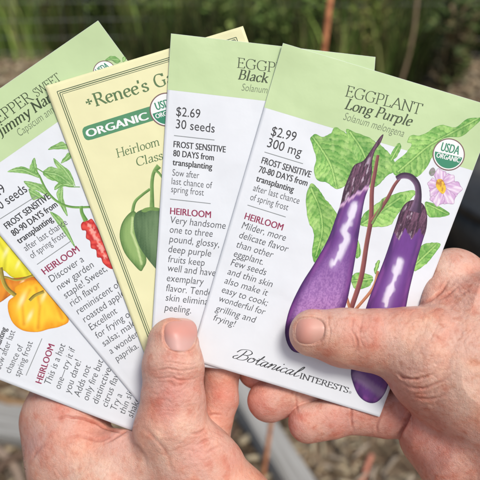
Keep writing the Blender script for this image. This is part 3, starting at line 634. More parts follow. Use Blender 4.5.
YP = catmull(Z([(-80, -30), (0, 10), (60, 70), (130, 150), (200, 190), (160, 205), (100, 196), (50, 190), (10, 160), (-40, 170), (-100, 100)]), 4, True)
P1.patch('yellow_pepper_picture', YP, M_art, hot((222, 206, 30), (246, 240, 70), (176, 170, 30), [tuple(q) for q in YP], [(6, 252, 4), (18, 264, 3)], [[(-4, 238), (6, 254), (4, 270)], [(12, 250), (22, 262), (28, 274)]]), .08, 1.6)
OB = catmull(Z([(-60, 170), (0, 190), (60, 192), (130, 186), (170, 215), (120, 240), (60, 250), (0, 290), (-40, 300), (-80, 230)]), 4, True)
P1.patch('orange_pepper_picture', OB, M_art, hot((214, 118, 30), (240, 160, 50), (160, 84, 26), [tuple(q) for q in OB], [(22, 283, 3)], [[(4, 278), (8, 290), (4, 300)]]), .1, 1.6)
OP = catmull(Z([(60, 228), (98, 206), (140, 200), (184, 226), (235, 295), (276, 360), (240, 386), (195, 396), (150, 408), (92, 402), (52, 372), (33, 325), (34, 285), (58, 262)]), 4, True)
P1.patch('orange_pepper_picture', OP, M_art, hot((238, 156, 24), (255, 212, 58), (218, 134, 28), [tuple(q) for q in OP], [(22, 300, 5), (44, 296, 4), (30, 316, 4)], [[(30, 290), (22, 304), (24, 324)], [(36, 288), (40, 306), (38, 328)], [(46, 288), (56, 302), (62, 318)]]), .13, 1.4)
sg = two((170, 150, 60), (130, 112, 44), (206, 190, 90))
stem(P1, 'stem_picture', Z([(118, 282), (140, 262), (176, 246)]), 3.2, sg, M_art, .18)
stem(P1, 'stem_picture', Z([(2, 150), (12, 200), (30, 235), (62, 262)]), 4.2, sg, M_art, .18)
stem(P1, 'stem_picture', Z([(-20, 190), (20, 188), (70, 200), (130, 182)]), 2.2, sg, M_art, .17)

# ------------------------------------------------------------------ hands
VOX = 1.05
class Field:
    def __init__(s, lo, hi):
        s.lo = np.array(lo, float); s.ax = [np.arange(lo[i], hi[i], VOX).astype(np.float32) for i in range(3)]
        s.F = np.full([len(a) for a in s.ax], 40.0, np.float32)
    def cone(s, a, b, k=7):
        a = np.array(a, float); b = np.array(b, float); m = 42
        sl = []
        for i in range(3):
            l = min(a[i] - a[3], b[i] - b[3]) - m; h = max(a[i] + a[3], b[i] + b[3]) + m
            i0 = int(np.searchsorted(s.ax[i], l)); i1 = int(np.searchsorted(s.ax[i], h)); sl.append(slice(i0, max(i1, i0)))
        if any(q.stop <= q.start for q in sl): return
        X = s.ax[0][sl[0]][:, None, None]; Y = s.ax[1][sl[1]][None, :, None]; Zz = s.ax[2][sl[2]][None, None, :]
        d = b[:3] - a[:3]; L = float(d @ d) + 1e-6
        t = np.clip(((X - a[0]) * d[0] + (Y - a[1]) * d[1] + (Zz - a[2]) * d[2]) / L, 0, 1)
        r = a[3] + (b[3] - a[3]) * t
        D = np.sqrt((X - a[0] - t * d[0]) ** 2 + (Y - a[1] - t * d[1]) ** 2 + ((Zz - a[2] - t * d[2])) ** 2) - r
        v = s.F[tuple(sl)]; h = np.clip(.5 + .5 * (v - D) / k, 0, 1)
        s.F[tuple(sl)] = (v * (1 - h) + D * h - k * h * (1 - h)).astype(np.float32)
    def chain(s, pts, k=7):
        for i in range(len(pts) - 1): s.cone(pts[i], pts[i + 1], k)
    def cut(s, front):
        X, Y = np.meshgrid(s.ax[0], s.ax[1], indexing='ij'); H = s.ax[2][None, None, :]
        for p in PK:
            c = [tuple(q) for q in p.c]; e = polydist(X, Y, c, True); e = np.where(inside(X, Y, c), -e, e)
            h0 = p.h0 + paper_wave(X, Y)
            if front: k = np.maximum(e[:, :, None], H - (h0 + .6)[:, :, None])
            else: k = np.maximum(e[:, :, None] - .5, (h0 - 1.2)[:, :, None] - H)
            s.F = np.maximum(s.F, -k).astype(np.float32)
def smin(a, b, k):
    h = np.clip(.5 + .5 * (b - a) / k, 0, 1); return b * (1 - h) + a * h - k * h * (1 - h)
def surface_nets(F, lo):
    F = np.pad(F, 1, constant_values=5.0); lo = np.array(lo) - VOX
    nx, ny, nz = F.shape; neg = F < 0
    cnt = np.zeros((nx - 1, ny - 1, nz - 1), np.uint8)
    for a in (0, 1):
        for b in (0, 1):
            for c in (0, 1): cnt += neg[a:nx - 1 + a, b:ny - 1 + b, c:nz - 1 + c]
    act = (cnt > 0) & (cnt < 8); idx = np.argwhere(act)
    ids = np.full(act.shape, -1, np.int64); ids[act] = np.arange(len(idx))
    corner = np.array([(a, b, c) for a in (0, 1) for b in (0, 1) for c in (0, 1)])
    vals = np.stack([F[idx[:, 0] + c[0], idx[:, 1] + c[1], idx[:, 2] + c[2]] for c in corner], 1)
    acc = np.zeros((len(idx), 3)); n = np.zeros(len(idx))
    for i in range(8):
        for j in range(i + 1, 8):
            if np.abs(corner[i] - corner[j]).sum() != 1: continue
            a = vals[:, i]; b = vals[:, j]; m = (a < 0) != (b < 0); t = np.where(m, a / np.where(m, a - b, 1), 0)
            acc[m] += (corner[i] + (corner[j] - corner[i]) * t[:, None])[m]; n[m] += 1
    V = lo + (idx + acc / n[:, None]) * VOX
    faces = []
    for ax in range(3):
        o = [(1, 2), (2, 0), (0, 1)][ax]
        sl0 = [slice(1, -1)] * 3; sl1 = [slice(1, -1)] * 3
        sl0[ax] = slice(0, F.shape[ax] - 1); sl1[ax] = slice(1, F.shape[ax])
        a = neg[tuple(sl0)]; b = neg[tuple(sl1)]
        for flip, m in ((False, a & ~b), (True, ~a & b)):
            e = np.argwhere(m)
            if not len(e): continue
            base = e.copy(); base[:, o[0]] += 1; base[:, o[1]] += 1
            q = []
            for (du, dv) in ((-1, -1), (0, -1), (0, 0), (-1, 0)):
                c = base.copy(); c[:, o[0]] += du; c[:, o[1]] += dv; q.append(ids[c[:, 0], c[:, 1], c[:, 2]])
            q = np.stack(q, 1); faces.append(q[:, ::-1] if flip else q)
    return V, np.vstack(faces)
def smooth_mesh(V, Fc, it=2, w=.5):
    e = np.vstack([Fc[:, [0, 1]], Fc[:, [1, 2]], Fc[:, [2, 3]], Fc[:, [3, 0]]])
    e = np.vstack([e, e[:, ::-1]]); n = len(V)
    for _ in range(it):
        for ww in (w, -w * 1.02):
            a = np.stack([np.bincount(e[:, 0], V[e[:, 1], k], n) for k in range(3)], 1); c = np.bincount(e[:, 0], minlength=n)[:, None]
            V = V + ww * (a / c - V)
    return V
def normals(V, Fc):
    fn = np.cross(V[Fc[:, 2]] - V[Fc[:, 0]], V[Fc[:, 3]] - V[Fc[:, 1]]); N = np.zeros_like(V)
    for k in range(4):
        for c in range(3): N[:, c] += np.bincount(Fc[:, k], fn[:, c], len(V))
    return N / (np.linalg.norm(N, axis=1)[:, None] + 1e-9)

skin = new_mat('skin', (.6, .35, .27), .5, .4)
def skin_nodes(m, freckle):
    b = m.node_tree.nodes['Principled BSDF']
    b.inputs['Subsurface Weight'].default_value = .28; b.inputs['Subsurface Radius'].default_value = (1, .35, .2); b.inputs['Subsurface Scale'].default_value = .0022
    tc = nd(m, 'ShaderNodeTexCoord'); a = nd(m, 'ShaderNodeAttribute', attribute_name='Col')
    col = a.outputs['Color']
    def layer(col, scale, lo, hi, c, mode='MIX', detail=4, dist=0, amt=1.0):
        n = nd(m, 'ShaderNodeTexNoise', Scale=scale, Detail=detail, Distortion=dist); lk(m, tc.outputs['Object'], n.inputs['Vector'])
        r = nd(m, 'ShaderNodeMapRange'); r.inputs['From Min'].default_value = lo; r.inputs['From Max'].default_value = hi; r.inputs['To Max'].default_value = amt
        lk(m, n.outputs['Fac'], r.inputs['Value'])
        x = nd(m, 'ShaderNodeMix', data_type='RGBA', blend_type=mode)
        lk(m, r.outputs['Result'], x.inputs['Factor']); lk(m, col, x.inputs[6]); x.inputs[7].default_value = (*c, 1)
        return x.outputs[2]
    col = layer(col, 120, .46, .66, (.95, .66, .60), 'MULTIPLY', 6, .5, .45)
    col = layer(col, 240, .50, .72, (.88, .66, .60), 'MULTIPLY', 5, 0, .75)
    col = layer(col, 95, .52, .66, (1.08, 1.13, 1.1), 'MULTIPLY', 5, .3, .8)
    col = layer(col, 900, .5, .75, (.88, .74, .68), 'MULTIPLY', 3, 0, .6)
    col = layer(col, 48, .48, .62, (.98, .80, .74), 'MULTIPLY', 3, .8, .8)
    col = layer(col, 62, .54, .64, (1.12, 1.16, 1.12), 'MULTIPLY', 5, .6, .7)
    if freckle: col = layer(col, 330, .58, .76, (.80, .60, .50), 'MULTIPLY', 3, 0, .75)
    lk(m, col, b.inputs['Base Color'])
    v = nd(m, 'ShaderNodeTexVoronoi', Scale=1500, feature='DISTANCE_TO_EDGE'); 
    mp = nd(m, 'ShaderNodeMapping'); mp.inputs['Scale'].default_value = (1, .6, 1); lk(m, tc.outputs['Object'], mp.inputs['Vector'])
    n0 = nd(m, 'ShaderNodeTexNoise', Scale=500, Detail=2); lk(m, tc.outputs['Object'], n0.inputs['Vector'])
    ad = nd(m, 'ShaderNodeMix', data_type='VECTOR'); ad.inputs['Factor'].default_value = .002
    lk(m, mp.outputs['Vector'], ad.inputs[4]); lk(m, n0.outputs['Color'], ad.inputs[5]); lk(m, ad.outputs[1], v.inputs['Vector'])
    n = nd(m, 'ShaderNodeTexNoise', Scale=380, Detail=9, Roughness=.7); lk(m, tc.outputs['Object'], n.inputs['Vector'])
    b1 = nd(m, 'ShaderNodeBump', Strength=.6, Distance=.00022); lk(m, v.outputs['Distance'], b1.inputs['Height'])
    sc = nd(m, 'ShaderNodeMath', operation='MULTIPLY'); sc.inputs[1].default_value = 1; 
    b2 = nd(m, 'ShaderNodeBump', Strength=.8, Distance=.0006); lk(m, n.outputs['Fac'], b2.inputs['Height']); lk(m, b1.outputs['Normal'], b2.inputs['Normal'])
    lk(m, b2.outputs['Normal'], b.inputs['Normal'])
    mr = nd(m, 'ShaderNodeMapRange'); mr.inputs['To Min'].default_value = .30; mr.inputs['To Max'].default_value = .60; lk(m, n.outputs['Fac'], mr.inputs['Value']); lk(m, mr.outputs['Result'], b.inputs['Roughness'])
skin_nodes(skin, False)
skin2 = new_mat('freckled_skin', (.6, .35, .27), .5, .4); skin_nodes(skin2, True)
nailm = new_mat('fingernail', (.62, .33, .27), .42, .4)
nb = nailm.node_tree.nodes['Principled BSDF']; nb.inputs['Subsurface Weight'].default_value = .25; nb.inputs['Subsurface Radius'].default_value = (1, .4, .3); nb.inputs['Subsurface Scale'].default_value = .0015
na = nd(nailm, 'ShaderNodeAttribute', attribute_name='Col'); lk(nailm, na.outputs['Color'], nb.inputs['Base Color'])
nw = nd(nailm, 'ShaderNodeTexNoise', Scale=700, Detail=3); nt = nd(nailm, 'ShaderNodeTexCoord'); lk(nailm, nt.outputs['Object'], nw.inputs['Vector'])
nbp = nd(nailm, 'ShaderNodeBump', Strength=.25, Distance=.0001); lk(nailm, nw.outputs['Fac'], nbp.inputs['Height']); lk(nailm, nbp.outputs['Normal'], nb.inputs['Normal'])

def nail_shape(n, x, y):
    """superellipse coordinate of the nail: 1 on its edge; n = centre, long axis direction (towards tip), half length, half width"""
    dx = x - n['c'][0]; dy = y - n['c'][1]; d = n['d']
    a = (dx * d[0] + dy * d[1]) / n['l']; b = (-dx * d[1] + dy * d[0]) / n['w']
    return a, b, (np.abs(a) ** n.get('pa', 2.8) + np.abs(b) ** 3.0) ** (1 / 2.9)
def make_hand(name, label, lo, hi, back, front, web, nail, creases, blush_shade, mat, basecol, kweb=9, blobs=()):
    fb = Field(lo, hi)
    for c, k in back: fb.chain(c, k)
    fb.cut(False)
    ff = Field(lo, hi)
    for c, k in front: ff.chain(c, k)
    ff.cut(True)
    F = smin(fb.F, ff.F, kweb)
    V, Fc = surface_nets(F, lo)
    V = smooth_mesh(V, Fc, 7, .55)
    N = normals(V, Fc)
    x, y, h = V.T
    facing = sm(.0, .4, N[:, 2])
    disp = np.zeros(len(V)); dark = np.zeros(len(V))
    disp += .9 * (fbm(x / 16 + h / 30, y / 16, 31, 3) - .5)
    for (pts, dep, wd, tol) in creases:
        wd = wd * .72          # folds of the skin: pts of (x, y), depth, width
        P = catmull(pts, 6)
        wob = 1.6 * (vnoise(x / 6, y / 6, 5) - .5)
        d = np.full(len(x), 1e9); tp = np.zeros(len(x))
        for i_ in range(len(P) - 1):
            (ax_, ay_), (bx_, by_) = P[i_], P[i_ + 1]; L_ = (bx_ - ax_) ** 2 + (by_ - ay_) ** 2 + 1e-9
            t_ = np.clip(((x + wob - ax_) * (bx_ - ax_) + (y - wob - ay_) * (by_ - ay_)) / L_, 0, 1)
            dd = np.hypot(x + wob - ax_ - t_ * (bx_ - ax_), y - wob - ay_ - t_ * (by_ - ay_)); cl = dd < d
            d = np.where(cl, dd, d); tp = np.where(cl, (i_ + t_) / (len(P) - 1), tp)
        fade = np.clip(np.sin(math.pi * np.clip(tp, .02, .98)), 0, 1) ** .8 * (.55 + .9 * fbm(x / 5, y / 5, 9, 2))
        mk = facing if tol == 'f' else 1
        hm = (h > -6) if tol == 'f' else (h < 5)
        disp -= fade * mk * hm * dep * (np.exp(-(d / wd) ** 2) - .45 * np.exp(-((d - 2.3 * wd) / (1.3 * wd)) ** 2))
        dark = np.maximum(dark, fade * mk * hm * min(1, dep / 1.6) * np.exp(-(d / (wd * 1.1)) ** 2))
    # fine wrinkle fields (knuckles): parallel ridges
    for (cx, cy, r, ang, per, amp) in blobs:
        a = math.radians(ang); q = (x - cx) * math.cos(a) + (y - cy) * math.sin(a); rr = np.hypot(x - cx, y - cy)
        w = np.exp(-(rr / r) ** 2) * facing * (h > -4)
        ph = q / per * 2 * math.pi + 7 * (fbm(x / 9, y / 9, 41, 3) - .5) * 2
        rid = (1 - np.abs(np.sin(ph / 2))) ** 2.2
        disp -= amp * w * rid; dark = np.maximum(dark, w * rid * min(1, amp) * .55)
    a, b, q = nail_shape(nail, x, y)
    on = (h > 8) & (N[:, 2] > -.2)
    disp += on * (-1.7 * (1 - sm(.86, 1.0, q)) + .5 * np.exp(-((q - 1.12) / .09) ** 2) * (1 - sm(.3, .9, a)) - .6 * np.exp(-((q - .99) / .045) ** 2))
    # heights for the nail plate, taken from the unsunk skin
    sel = on & (q < 1.25)
    A = np.stack([np.ones(sel.sum()), a[sel], b[sel], a[sel] ** 2, b[sel] ** 2, a[sel] * b[sel], b[sel] ** 4, a[sel]**3], 1)
    co, *_ = np.linalg.lstsq(A, h[sel], rcond=None)
    V2 = V + N * disp[:, None]
    col = np.tile(np.array(basecol), (len(V), 1)) * np.array([1, 1, 1])
    for (cx, cy, r, c, s_) in blush_shade:  # skin flush, plus pale highlights and finger-underside shade put into the colour
        w = s_ * np.exp(-((x - cx) ** 2 + (y - cy) ** 2) / r ** 2)[:, None]; col = col * (1 - w) + np.array(c) * w
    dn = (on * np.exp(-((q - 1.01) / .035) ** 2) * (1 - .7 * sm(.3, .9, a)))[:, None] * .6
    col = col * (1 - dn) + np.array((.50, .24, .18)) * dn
    col = col * (1 - dark[:, None] * np.array([.25, .45, .48]))  # shade of the folds put into the skin colour, darker and redder
    root = empty(name, W(*nail['root']).tolist()); tag(root, label, 'hand')
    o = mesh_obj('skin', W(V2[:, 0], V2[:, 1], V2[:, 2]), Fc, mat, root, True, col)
    # nail plate
    vs = []; cs = []; fs = []; K = 22; R_ = 14
    tt = np.linspace(0, 2 * math.pi, K * 4, endpoint=False)
    rings = list(np.linspace(0.02, 1, R_)) 
    rows = []
    for r in rings:
        ca, sa = np.cos(tt), np.sin(tt); k = (np.abs(ca) ** nail.get('pa', 2.8) + np.abs(sa) ** 3.0) ** (-1 / 2.9)
        rows.append((r * ca * k, r * sa * k, r))
    for (aa, bb, r) in rows:
        hh = co[0] + co[1] * aa + co[2] * bb + co[3] * aa ** 2 + co[4] * bb ** 2 + co[5] * aa * bb + co[6] * bb ** 4 + co[7] * aa ** 3
        hh = hh + .2 - 1.3 * r ** 8 + .0 * aa
        d = nail['d']; xx = nail['c'][0] + aa * nail['l'] * d[0] - bb * nail['w'] * d[1]; yy = nail['c'][1] + aa * nail['l'] * d[1] + bb * nail['w'] * d[0]
        vs.append(np.stack([xx, yy, hh], 1))
        lun = sm(.25, -.5, aa + .15 * bb ** 2)[:, None]; tip = sm(.84, .93, aa + .05 * bb ** 2)[:, None]
        c = np.array(nail['c1']) * (1 - lun) + np.array(nail['c2']) * lun; c = c * (1 - tip) + np.array(nail['ct']) * tip
        e = sm(.9, 1, np.full_like(aa, r))[:, None] * .35; cs.append(c * (1 - e) + np.array((.5, .27, .2)) * e)
    n = K * 4
    for i in range(R_ - 1):
        for j in range(n): fs.append((i * n + j, i * n + (j + 1) % n, (i + 1) * n + (j + 1) % n, (i + 1) * n + j))
    fs.append(tuple(range(n - 1, -1, -1)))
    vs = np.vstack(vs)
    mesh_obj('thumbnail', W(vs[:, 0], vs[:, 1], vs[:, 2]), fs, nailm, root, True, np.vstack(cs))
    return root

base = (.77, .47, .365); pink = (.74, .35, .28); pale = (.84, .60, .46); red = (.70, .29, .25); purp = (.58, .31, .3)
make_hand('hand', 'left hand pinching the fan of packets, its thumb pointing up', (-10, 305, -112), (296, 600, 62),
  back=[
   ([(225, 640, -30, 78), (180, 560, -34, 78), (110, 500, -32, 58), (72, 455, -46, 46)], 14),
   ([(72, 470, -40, 46), (64, 424, -54, 43), (74, 380, -62, 36), (112, 344, -52, 27), (160, 328, -42, 22), (192, 330, -38, 18)], 10),
   ([(175, 480, -40, 30), (209, 438, -36, 20), (220, 400, -34, 18), (221, 372, -32, 18), (222, 345, -32, 17)], 4),
   ([(140, 480, -60, 28), (186, 440, -68, 18), (200, 400, -66, 16), (205, 372, -60, 14)], 5),
   ([(120, 480, -70, 26), (160, 450, -90, 16), (178, 410, -86, 15), (182, 390, -80, 13)], 5),
   ([(92, 462, -28, 30), (125, 462, -16, 30), (150, 470, -6, 36)], 12),
  ],
  front=[
   ([(173, 343, 17, 25.5), (173, 366, 20, 29.5), (173, 402, 19, 31), (172, 432, 15, 38), (192, 470, 2, 49), (218, 522, -12, 64), (235, 600, -20, 74)], 8),
   ([(200, 440, 16, 17), (222, 462, 10, 19)], 10),
  ],
  web=[], nail={'c': (180.5, 334.5), 'd': (.06, -1.0), 'l': 16.5, 'w': 16.8, 'root': (190, 470, 0), 'c1': (.69, .32, .26), 'c2': (.68, .40, .35), 'ct': (.76, .48, .38), 'pa': 2.5},
  creases=[([(162, 343), (168, 349), (182, 352), (196, 353)], .5, 1.0, 'f'),
   ([(152, 372), (165, 369), (182, 371), (200, 368)], .8, 1.3, 'f'), ([(155, 364), (170, 362), (190, 365), (201, 361)], .5, 1.0, 'f'),
   ([(150, 380), (166, 378), (184, 380), (202, 377)], .7, 1.2, 'f'),
   ([(52, 420), (68, 417), (90, 421), (112, 431), (126, 432)], 1.6, 1.6, 'b'), ([(48, 446), (78, 436), (100, 440), (124, 432)], .8, 2.2, 'b'), ([(104, 444), (124, 432), (138, 420)], 1.3, 1.6, 'f'),
   ([(28, 466), (38, 450), (52, 440)], .7, 2, 'b'),
   ([(206, 428), (200, 432), (190, 434)], 1.4, 1.6, 'f'), ([(216, 437), (206, 440), (194, 447)], .9, 1.6, 'f'), ([(226, 444), (214, 448), (204, 456)], .8, 1.5, 'f'),
   ([(140, 426), (152, 436), (166, 452), (172, 475)], .6, 2.6, 'f'), ([(128, 438), (140, 450), (148, 470)], .6, 2.6, 'f'),
   ([(205, 416), (213, 414), (222, 415)], 1.2, 1.3, 'b')],
  blush_shade=[(172, 388, 20, red, .6), (166, 412, 18, red, .5), (196, 448, 16, red, .35), (185, 430, 12, pale, .6), (222, 470, 14, pale, .6), (235, 462, 16, red, .35), (120, 462, 18, red, .3), (172, 358, 14, pink, .4), (110, 436, 22, red, .45), (62, 408, 30, pink, .6), (30, 445, 18, purp, .5), (100, 470, 26, pale, .6), (200, 470, 30, pink, .4), (222, 395, 26, red, .45), (150, 455, 20, pale, .4), (185, 325, 16, pink, .3)],
  mat=skin, basecol=base, blobs=[(174, 378, 20, 92, 5.5, .7), (170, 398, 22, 80, 6.5, .6), (180, 450, 36, 60, 8, .45), (212, 440, 14, 120, 5, .6), (60, 460, 30, 110, 9, .4)])

make_hand('hand', 'freckled right hand at the right, its thumb lying across the frontmost packet', (228, 232, -92), (600, 600, 78),
  back=[
   ([(640, 560, -30, 105), (560, 480, -26, 96), (500, 440, -24, 70), (446, 430, -30, 46)], 14),
   ([(560, 470, -26, 80), (490, 330, -24, 52), (454, 286, -30, 35.5), (425, 292, -42, 26), (360, 330, -36, 22), (300, 356, -46, 20), (257, 370, -45, 19.5)], 10),
   ([(470, 400, -44, 40), (400, 368, -44, 26), (340, 374, -40, 22), (304, 387, -36, 22), (270, 400.5, -33, 22.5)], 1.2),
   ([(450, 430, -36, 42), (412, 405, -36, 30), (388, 413, -31, 26), (350, 412, -27, 22.5), (332, 418, -24.5, 21.5), (309, 423, -23, 20.8)], 1.5),
   ([(480, 470, -60, 36), (430, 432, -70, 22), (380, 408, -64, 17), (345, 402, -60, 15)], 5),
   ([(446, 430, -28, 46), (470, 455, -22, 56)], 10),
  ],
  front=[
   ([(313, 333, 18, 24), (345, 338, 20, 28.5), (376, 341, 20, 31), (408, 346, 18, 38), (442, 362, 12, 58), (490, 378, 4, 78), (560, 430, -10, 95)], 8),
   ([(440, 300, -8, 20), (480, 310, 0, 40)], 12),
  ],
  web=[], nail={'c': (309, 330.5), 'd': (-1.0, -.03), 'l': 15.5, 'w': 13.6, 'root': (450, 380, 0), 'c1': (.72, .35, .28), 'c2': (.72, .40, .32), 'ct': (.82, .54, .38), 'pa': 2.3},
  creases=[([(327, 315), (330, 330), (328, 347)], .5, 1.0, 'f'), ([(355, 312), (352, 328), (357, 345), (350, 360)], .7, 1.4, 'f'), ([(362, 316), (360, 335), (364, 350)], .5, 1.2, 'f'),
   ([(396, 372), (405, 378), (418, 379), (438, 371)], 1.5, 1.7, 'f'), ([(402, 384), (418, 389), (440, 382), (456, 370)], 1.0, 1.8, 'f'), ([(412, 397), (428, 399), (450, 394)], .8, 2, 'f'),
   ([(408, 308), (424, 303), (440, 293), (450, 277)], 1.2, 1.8, 'f'), ([(432, 300), (446, 296), (460, 284)], .8, 1.6, 'f'), ([(436, 298), (455, 296), (470, 290)], .6, 1.6, 'f'),
   ([(426, 414), (445, 428), (466, 441), (485, 450)], 1.6, 2.4, 'b'),
   ([(354, 398), (351, 414), (354, 432)], 1.2, 1.5, 'b'), ([(416, 396), (412, 410), (404, 426), (397, 442)], 2.6, 2.2, 'b'), ([(384, 410), (378, 422), (377, 434)], 1.2, 1.6, 'b'),
   ([(420, 420), (426, 440), (436, 462)], .8, 2.4, 'b'), ([(434, 436), (446, 456), (462, 474)], .7, 2.2, 'b'), ([(300, 384), (296, 400), (298, 414)], .8, 1.4, 'b')],
  blush_shade=[(370, 325, 26, red, .3), (452, 300, 36, pink, .35), (420, 330, 26, pale, .4), (420, 392, 22, pink, .4), (292, 426, 20, red, .65), (256, 404, 20, red, .65), (345, 424, 26, red, .5), (396, 414, 34, (.56, .22, .18), .65), (440, 445, 44, red, .6), (420, 400, 16, (.6, .25, .2), .4), (470, 395, 40, pale, .55), (440, 268, 18, pale, .5), (300, 350, 14, pale, .3), (258, 380, 14, red, .4)],
  mat=skin2, basecol=base, blobs=[(356, 335, 20, 0, 5.5, .5), (430, 335, 50, 30, 9, .4), (425, 385, 26, 75, 6, .6), (462, 285, 22, 130, 7, .5)])

# fine hairs on the back of the left hand
def tube(pts, r, n=5):
    V = []; F = []
    P = [np.array(p, float) for p in pts]
    for i, p in enumerate(P):
        d = P[min(i + 1, len(P) - 1)] - P[max(i - 1, 0)]; d = d / (np.linalg.norm(d) + 1e-12)
        a = np.cross(d, [0.3, .2, 1]); a /= np.linalg.norm(a) + 1e-12; b = np.cross(d, a); rr = r[i] if hasattr(r, '__len__') else r
        for k in range(n): t = 2 * math.pi * k / n; V.append(p + rr * (a * math.cos(t) + b * math.sin(t)))
        if i:
            for k in range(n): F.append(((i - 1) * n + k, (i - 1) * n + (k + 1) % n, i * n + (k + 1) % n, i * n + k))
    F.append(tuple(range(n - 1, -1, -1))); F.append(tuple((len(P) - 1) * n + k for k in range(n)))
    return V, F
def join(parts):
    V = []; F = []; n = 0
    for v, f in parts: V += list(v); F += [tuple(i + n for i in t) for t in f]; n += len(v)
    return V, F

def forearm(root, pts, mat):
    # pts: x, y, h, radius; leaves the frame towards the person who holds the packets
    Q = catmull(pts, 6); V = []; F = []; n = 40
    for i, q in enumerate(Q):
        d = Q[min(i + 1, len(Q) - 1)][:3] - Q[max(i - 1, 0)][:3]; d = d / np.linalg.norm(d)
        a = np.cross(d, [0, 0, 1.]); a /= np.linalg.norm(a); b = np.cross(d, a)
        for k in range(n): t = 2 * math.pi * k / n; V.append(q[:3] + q[3] * (a * math.cos(t) * 1.1 + b * math.sin(t) * .85))
        if i: F += [((i - 1) * n + k, (i - 1) * n + (k + 1) % n, i * n + (k + 1) % n, i * n + k) for k in range(n)]
    F.append(tuple(range(n))); F.append(tuple(range((len(Q) - 1) * n + n - 1, (len(Q) - 1) * n - 1, -1)))
    V = np.array(V); mesh_obj('forearm', W(V[:, 0], V[:, 1], V[:, 2]), F, mat, root, True, np.tile(base, (len(V), 1)))
hands_ = sorted([o for o in bpy.data.objects if o.name.startswith('hand')], key=lambda o: o.name)
forearm(hands_[0], [(222, 560, -26, 62), (226, 610, -26, 70), (240, 720, 0, 62), (280, 900, 50, 74), (320, 1150, 110, 88)], skin)
forearm(hands_[1], [(560, 480, -22, 72), (600, 520, -22, 84), (690, 610, 0, 72), (860, 760, 40, 80), (1080, 960, 90, 94)], skin2)
M_hair = new_mat('fine_hair', (.16, .11, .08), .5, .4)
lh = [o for o in bpy.data.objects if o.name == 'hand'][0]
hv = []
for i in range(16):
    x0, y0 = rng.uniform(24, 34), rng.uniform(444, 474); L_ = rng.uniform(7, 13); a_ = rng.uniform(2.3, 4.4)
    hv.append(tube([W(x0 + L_ * t * math.cos(a_) , y0 + L_ * t * math.sin(a_) * .8 + 3 * t * t, -34 + 10 * t) for t in (0, .35, .7, 1)], [.00005, .00004, .00003, .00001], 4))
V, F = join(hv); mesh_obj('body_hair', V, F, M_hair, lh, True)

# ------------------------------------------------------------------ the garden behind
def plain(name, v, f, m, smooth=False, cols=None): return mesh_obj(name, v, f, m, None, smooth, cols)
M_soil = noisy(new_mat('dry_soil', (.2, .15, .1), .95, .2), (.10, .068, .042), (.27, .20, .13), 9, 10, .8, 60, .02)
g = np.array([(-60, -20, 0), (60, -20, 0), (60, 120, 0), (-60, 120, 0)], float)
tag(plain('ground', g, [(0, 1, 2, 3)], M_soil), kind='structure')
M_col = new_mat('plant_litter', (.3, .2, .1), .8, .3)
ca = nd(M_col, 'ShaderNodeAttribute', attribute_name='Col'); lk(M_col, ca.outputs['Color'], M_col.node_tree.nodes['Principled BSDF'].inputs['Base Color'])
def chips(n, x0, x1, y0, y1, s0, s1, cols, lift=.02):
    c = np.stack([rng.uniform(x0, x1, n), rng.uniform(y0, y1, n), rng.uniform(.002, lift, n)], 1)
    L = rng.uniform(s0, s1, n); wd = L * rng.uniform(.12, .4, n); a = rng.uniform(0, 6.28, n); t = rng.normal(0, .25, n)
    d = np.stack([np.cos(a) * np.cos(t), np.sin(a) * np.cos(t), np.sin(t)], 1) * L[:, None] / 2
    m = np.stack([-np.sin(a), np.cos(a), rng.normal(0, .3, n)], 1) * wd[:, None] / 2
    up = np.tile([0, 0, 1.0], (n, 1)) * (wd * .25)[:, None]
    V = np.stack([c - d - m, c + d - m * .6, c + d + m * .6, c - d + m, c - d * .5 + up * 2, c + d * .5 + up * 2], 1).reshape(-1, 3)
    b = np.arange(n) * 6
    F = np.concatenate([np.stack([b, b + 1, b + 5, b + 4], 1), np.stack([b + 3, b + 4, b + 5, b + 2], 1), np.stack([b + 1, b + 2, b + 5, b + 5], 1)[:, :3].repeat(1, 0).astype(int).repeat(1, 0)[:, [0, 1, 2, 2]]])
    F = [tuple(dict.fromkeys(q)) for q in F.tolist()]
    cc = np.array(cols)[rng.integers(0, len(cols), n)] * rng.uniform(.6, 1.25, n)[:, None]
    return V, F, cc.repeat(6, 0)
v, f, c = chips(26000, -1.6, 1.8, .3, 4.2, .015, .075, [(.30, .22, .13), (.42, .34, .22), (.20, .13, .075), (.50, .42, .28), (.12, .08, .05), (.33, .27, .2)])
tag(plain('mulch', v, f, M_col, False, c), kind='stuff', label='dry straw and bark litter covering the soil', cat='mulch')

